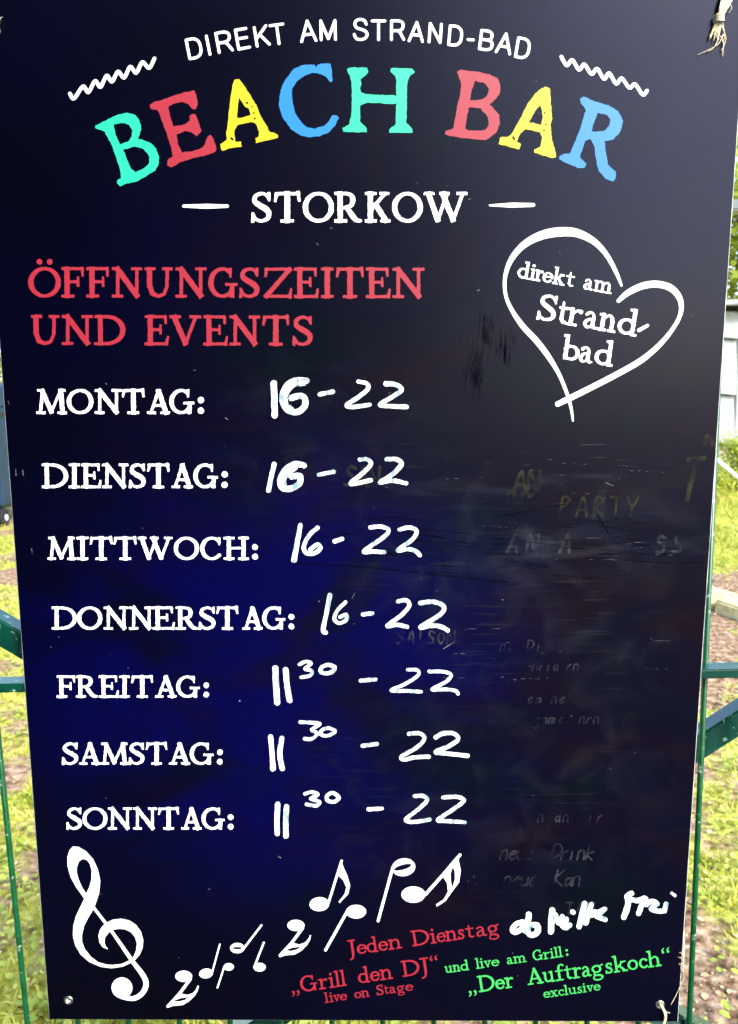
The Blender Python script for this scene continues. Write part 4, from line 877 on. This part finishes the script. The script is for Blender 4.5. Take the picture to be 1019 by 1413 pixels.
for xx in (-.60, .64):
    for yy in (-.36, .36):
        w_ = part('wheel', lambda bm, xx=xx, yy=yy: tube(bm, [(xx - .035, yy, .11), (xx - .02, yy, .11), (xx + .02, yy, .11), (xx + .035, yy, .11)], (.09, .11, .11, .09), 20), M_rub, cont)
        part('hub', lambda bm, xx=xx, yy=yy: tube(bm, [(xx - .042, yy, .11), (xx + .042, yy, .11)], .04, 12), mat('hub_grey', (.5, .5, .5), .4), w_)

# trees: trunk with limbs, crown of leaf-sized faces in clumps
M_bark = noise_col(mat('bark', (.15, .11, .08), .9, .1), (.08, .06, .04), (.22, .17, .12), 12, 6, bump=.5, bscale=30)
def make_tree(seed, H, cr, leaf, nl, m):
    r = random.Random(seed); g = np.random.default_rng(seed); tips = []
    bm = bmesh.new()
    trunk = [(0, 0, 0), (r.gauss(0, .06), r.gauss(0, .06), H * .22), (r.gauss(0, .12), r.gauss(0, .12), H * .45), (r.gauss(0, .2), r.gauss(0, .2), H * .75)]
    tube(bm, trunk, (H * .028, H * .022, H * .016, H * .006), 10)
    for i in range(22):
        z = r.uniform(.12, .75) * H; a = i * 2.4 + r.gauss(0, .3); l = cr * r.uniform(.55, 1.0) * (1 - .45 * abs(z / H - .45))
        p = Vector((0, 0, z)); q = p + Vector((math.cos(a) * l, math.sin(a) * l, H * r.uniform(.02, .22)))
        mid = p.lerp(q, .5) + Vector((0, 0, -.04 * H)); tube(bm, [p, mid, q], (H * .010, H * .006, H * .002), 6); tips += [q, p.lerp(q, .65), mid]
    tips.append(Vector((0, 0, H * .88)))
    tb = bmesh.new(); me_t = bpy.data.meshes.new('trunk'); bm.to_mesh(me_t); bm.free(); tb.free()
    T = np.array([tuple(t) for t in tips]); idx = g.integers(0, len(T), nl); sp = cr * (.14 + .12 * g.random(len(T)))[idx]
    P = T[idx] + g.normal(0, 1, (nl, 3)) * sp[:, None] * np.array([1, 1, .75])
    P[:, 2] = np.maximum(P[:, 2], .15)
    V, F = leaf_field(P[:, 0], P[:, 1], P[:, 2], leaf * (.6 + .8 * g.random(nl)), g.uniform(-1.2, 1.0, nl), g.random(nl) * 6.283)
    return me_t, fastmesh('crown', V, F)
M_leaf1 = leaf_mat('bright_leaves', (.22, .30, .02), (.58, .62, .10), 1.2, .5)
M_leaf2 = leaf_mat('dark_leaves', (.035, .07, .012), (.09, .13, .03), 1.0, .3)
protos = {}
def tree(kind, loc, sc, rz, label, cat='tree', group=None, name='deciduous_tree'):
    if kind not in protos:
        seed, H, cr, leaf, nl, m = {'light': (3, 7, 3.0, .16, 14000, M_leaf1), 'dark': (5, 9, 3.8, .20, 14000, M_leaf2), 'bush': (8, 1.5, 1.1, .08, 6000, M_leaf1)}[kind]
        a, b = make_tree(seed, H, cr, leaf, nl, m); a.materials.append(M_bark); b.materials.append(m); protos[kind] = (a, b)
    e = empty(name, loc, label, cat, group, (0, 0, rz)); e.scale = (sc,) * 3
    link('trunk', protos[kind][0], None, e); link('crown', protos[kind][1], None, e)
    return e
tree('light', (8.6, 17, 0), 1.0, .4, 'light green leafy tree rising directly behind the pale shed', group='trees beyond the fence')
tree('light', (13.5, 21, 0), 1.25, 2.1, 'taller light green tree to the right of the shed', group='trees beyond the fence')
tree('light', (-8.8, 18.5, 0), 1.0, 4.0, 'yellow green tree behind the blue container', group='trees beyond the fence')
tree('light', (1.5, 27, 0), 1.2, 1.2, 'light green tree far off behind the middle of the board', group='trees beyond the fence')
tree('light', (-3.5, 25, 0), 1.1, 5.2, 'light green tree far off, hidden left of centre by the board', group='trees beyond the fence')
tree('bush', (4.35, 9.9, 0), .42, .8, 'small bright leafy bush at the foot of the shed', 'bush', 'bushes by the shed', 'bush')
tree('bush', (5.3, 10.4, 0), .5, 2.8, 'larger bright bush at the right corner of the shed', 'bush', 'bushes by the shed', 'bush')
# unseen trees added on the camera's side to darken the board's left reflection
for i, (x_, y_, s_, rz_, lb) in enumerate(((-5.5, -7, 1.1, 0, 'unseen tall dark tree added to the left behind the viewer'), (-9.5, -5.5, 1.2, 2, 'unseen tall dark tree added on the near side, far left'), (-3.2, -6.5, 1.0, 4, 'unseen tall dark tree added on the near side, nearest to the viewer'), (-2.0, -11.5, 1.15, 1, 'unseen tall dark tree added nearly straight behind the viewer'))):
    tree('dark', (x_, y_, 0), s_, rz_, lb, group='unseen dark trees added on the near side')
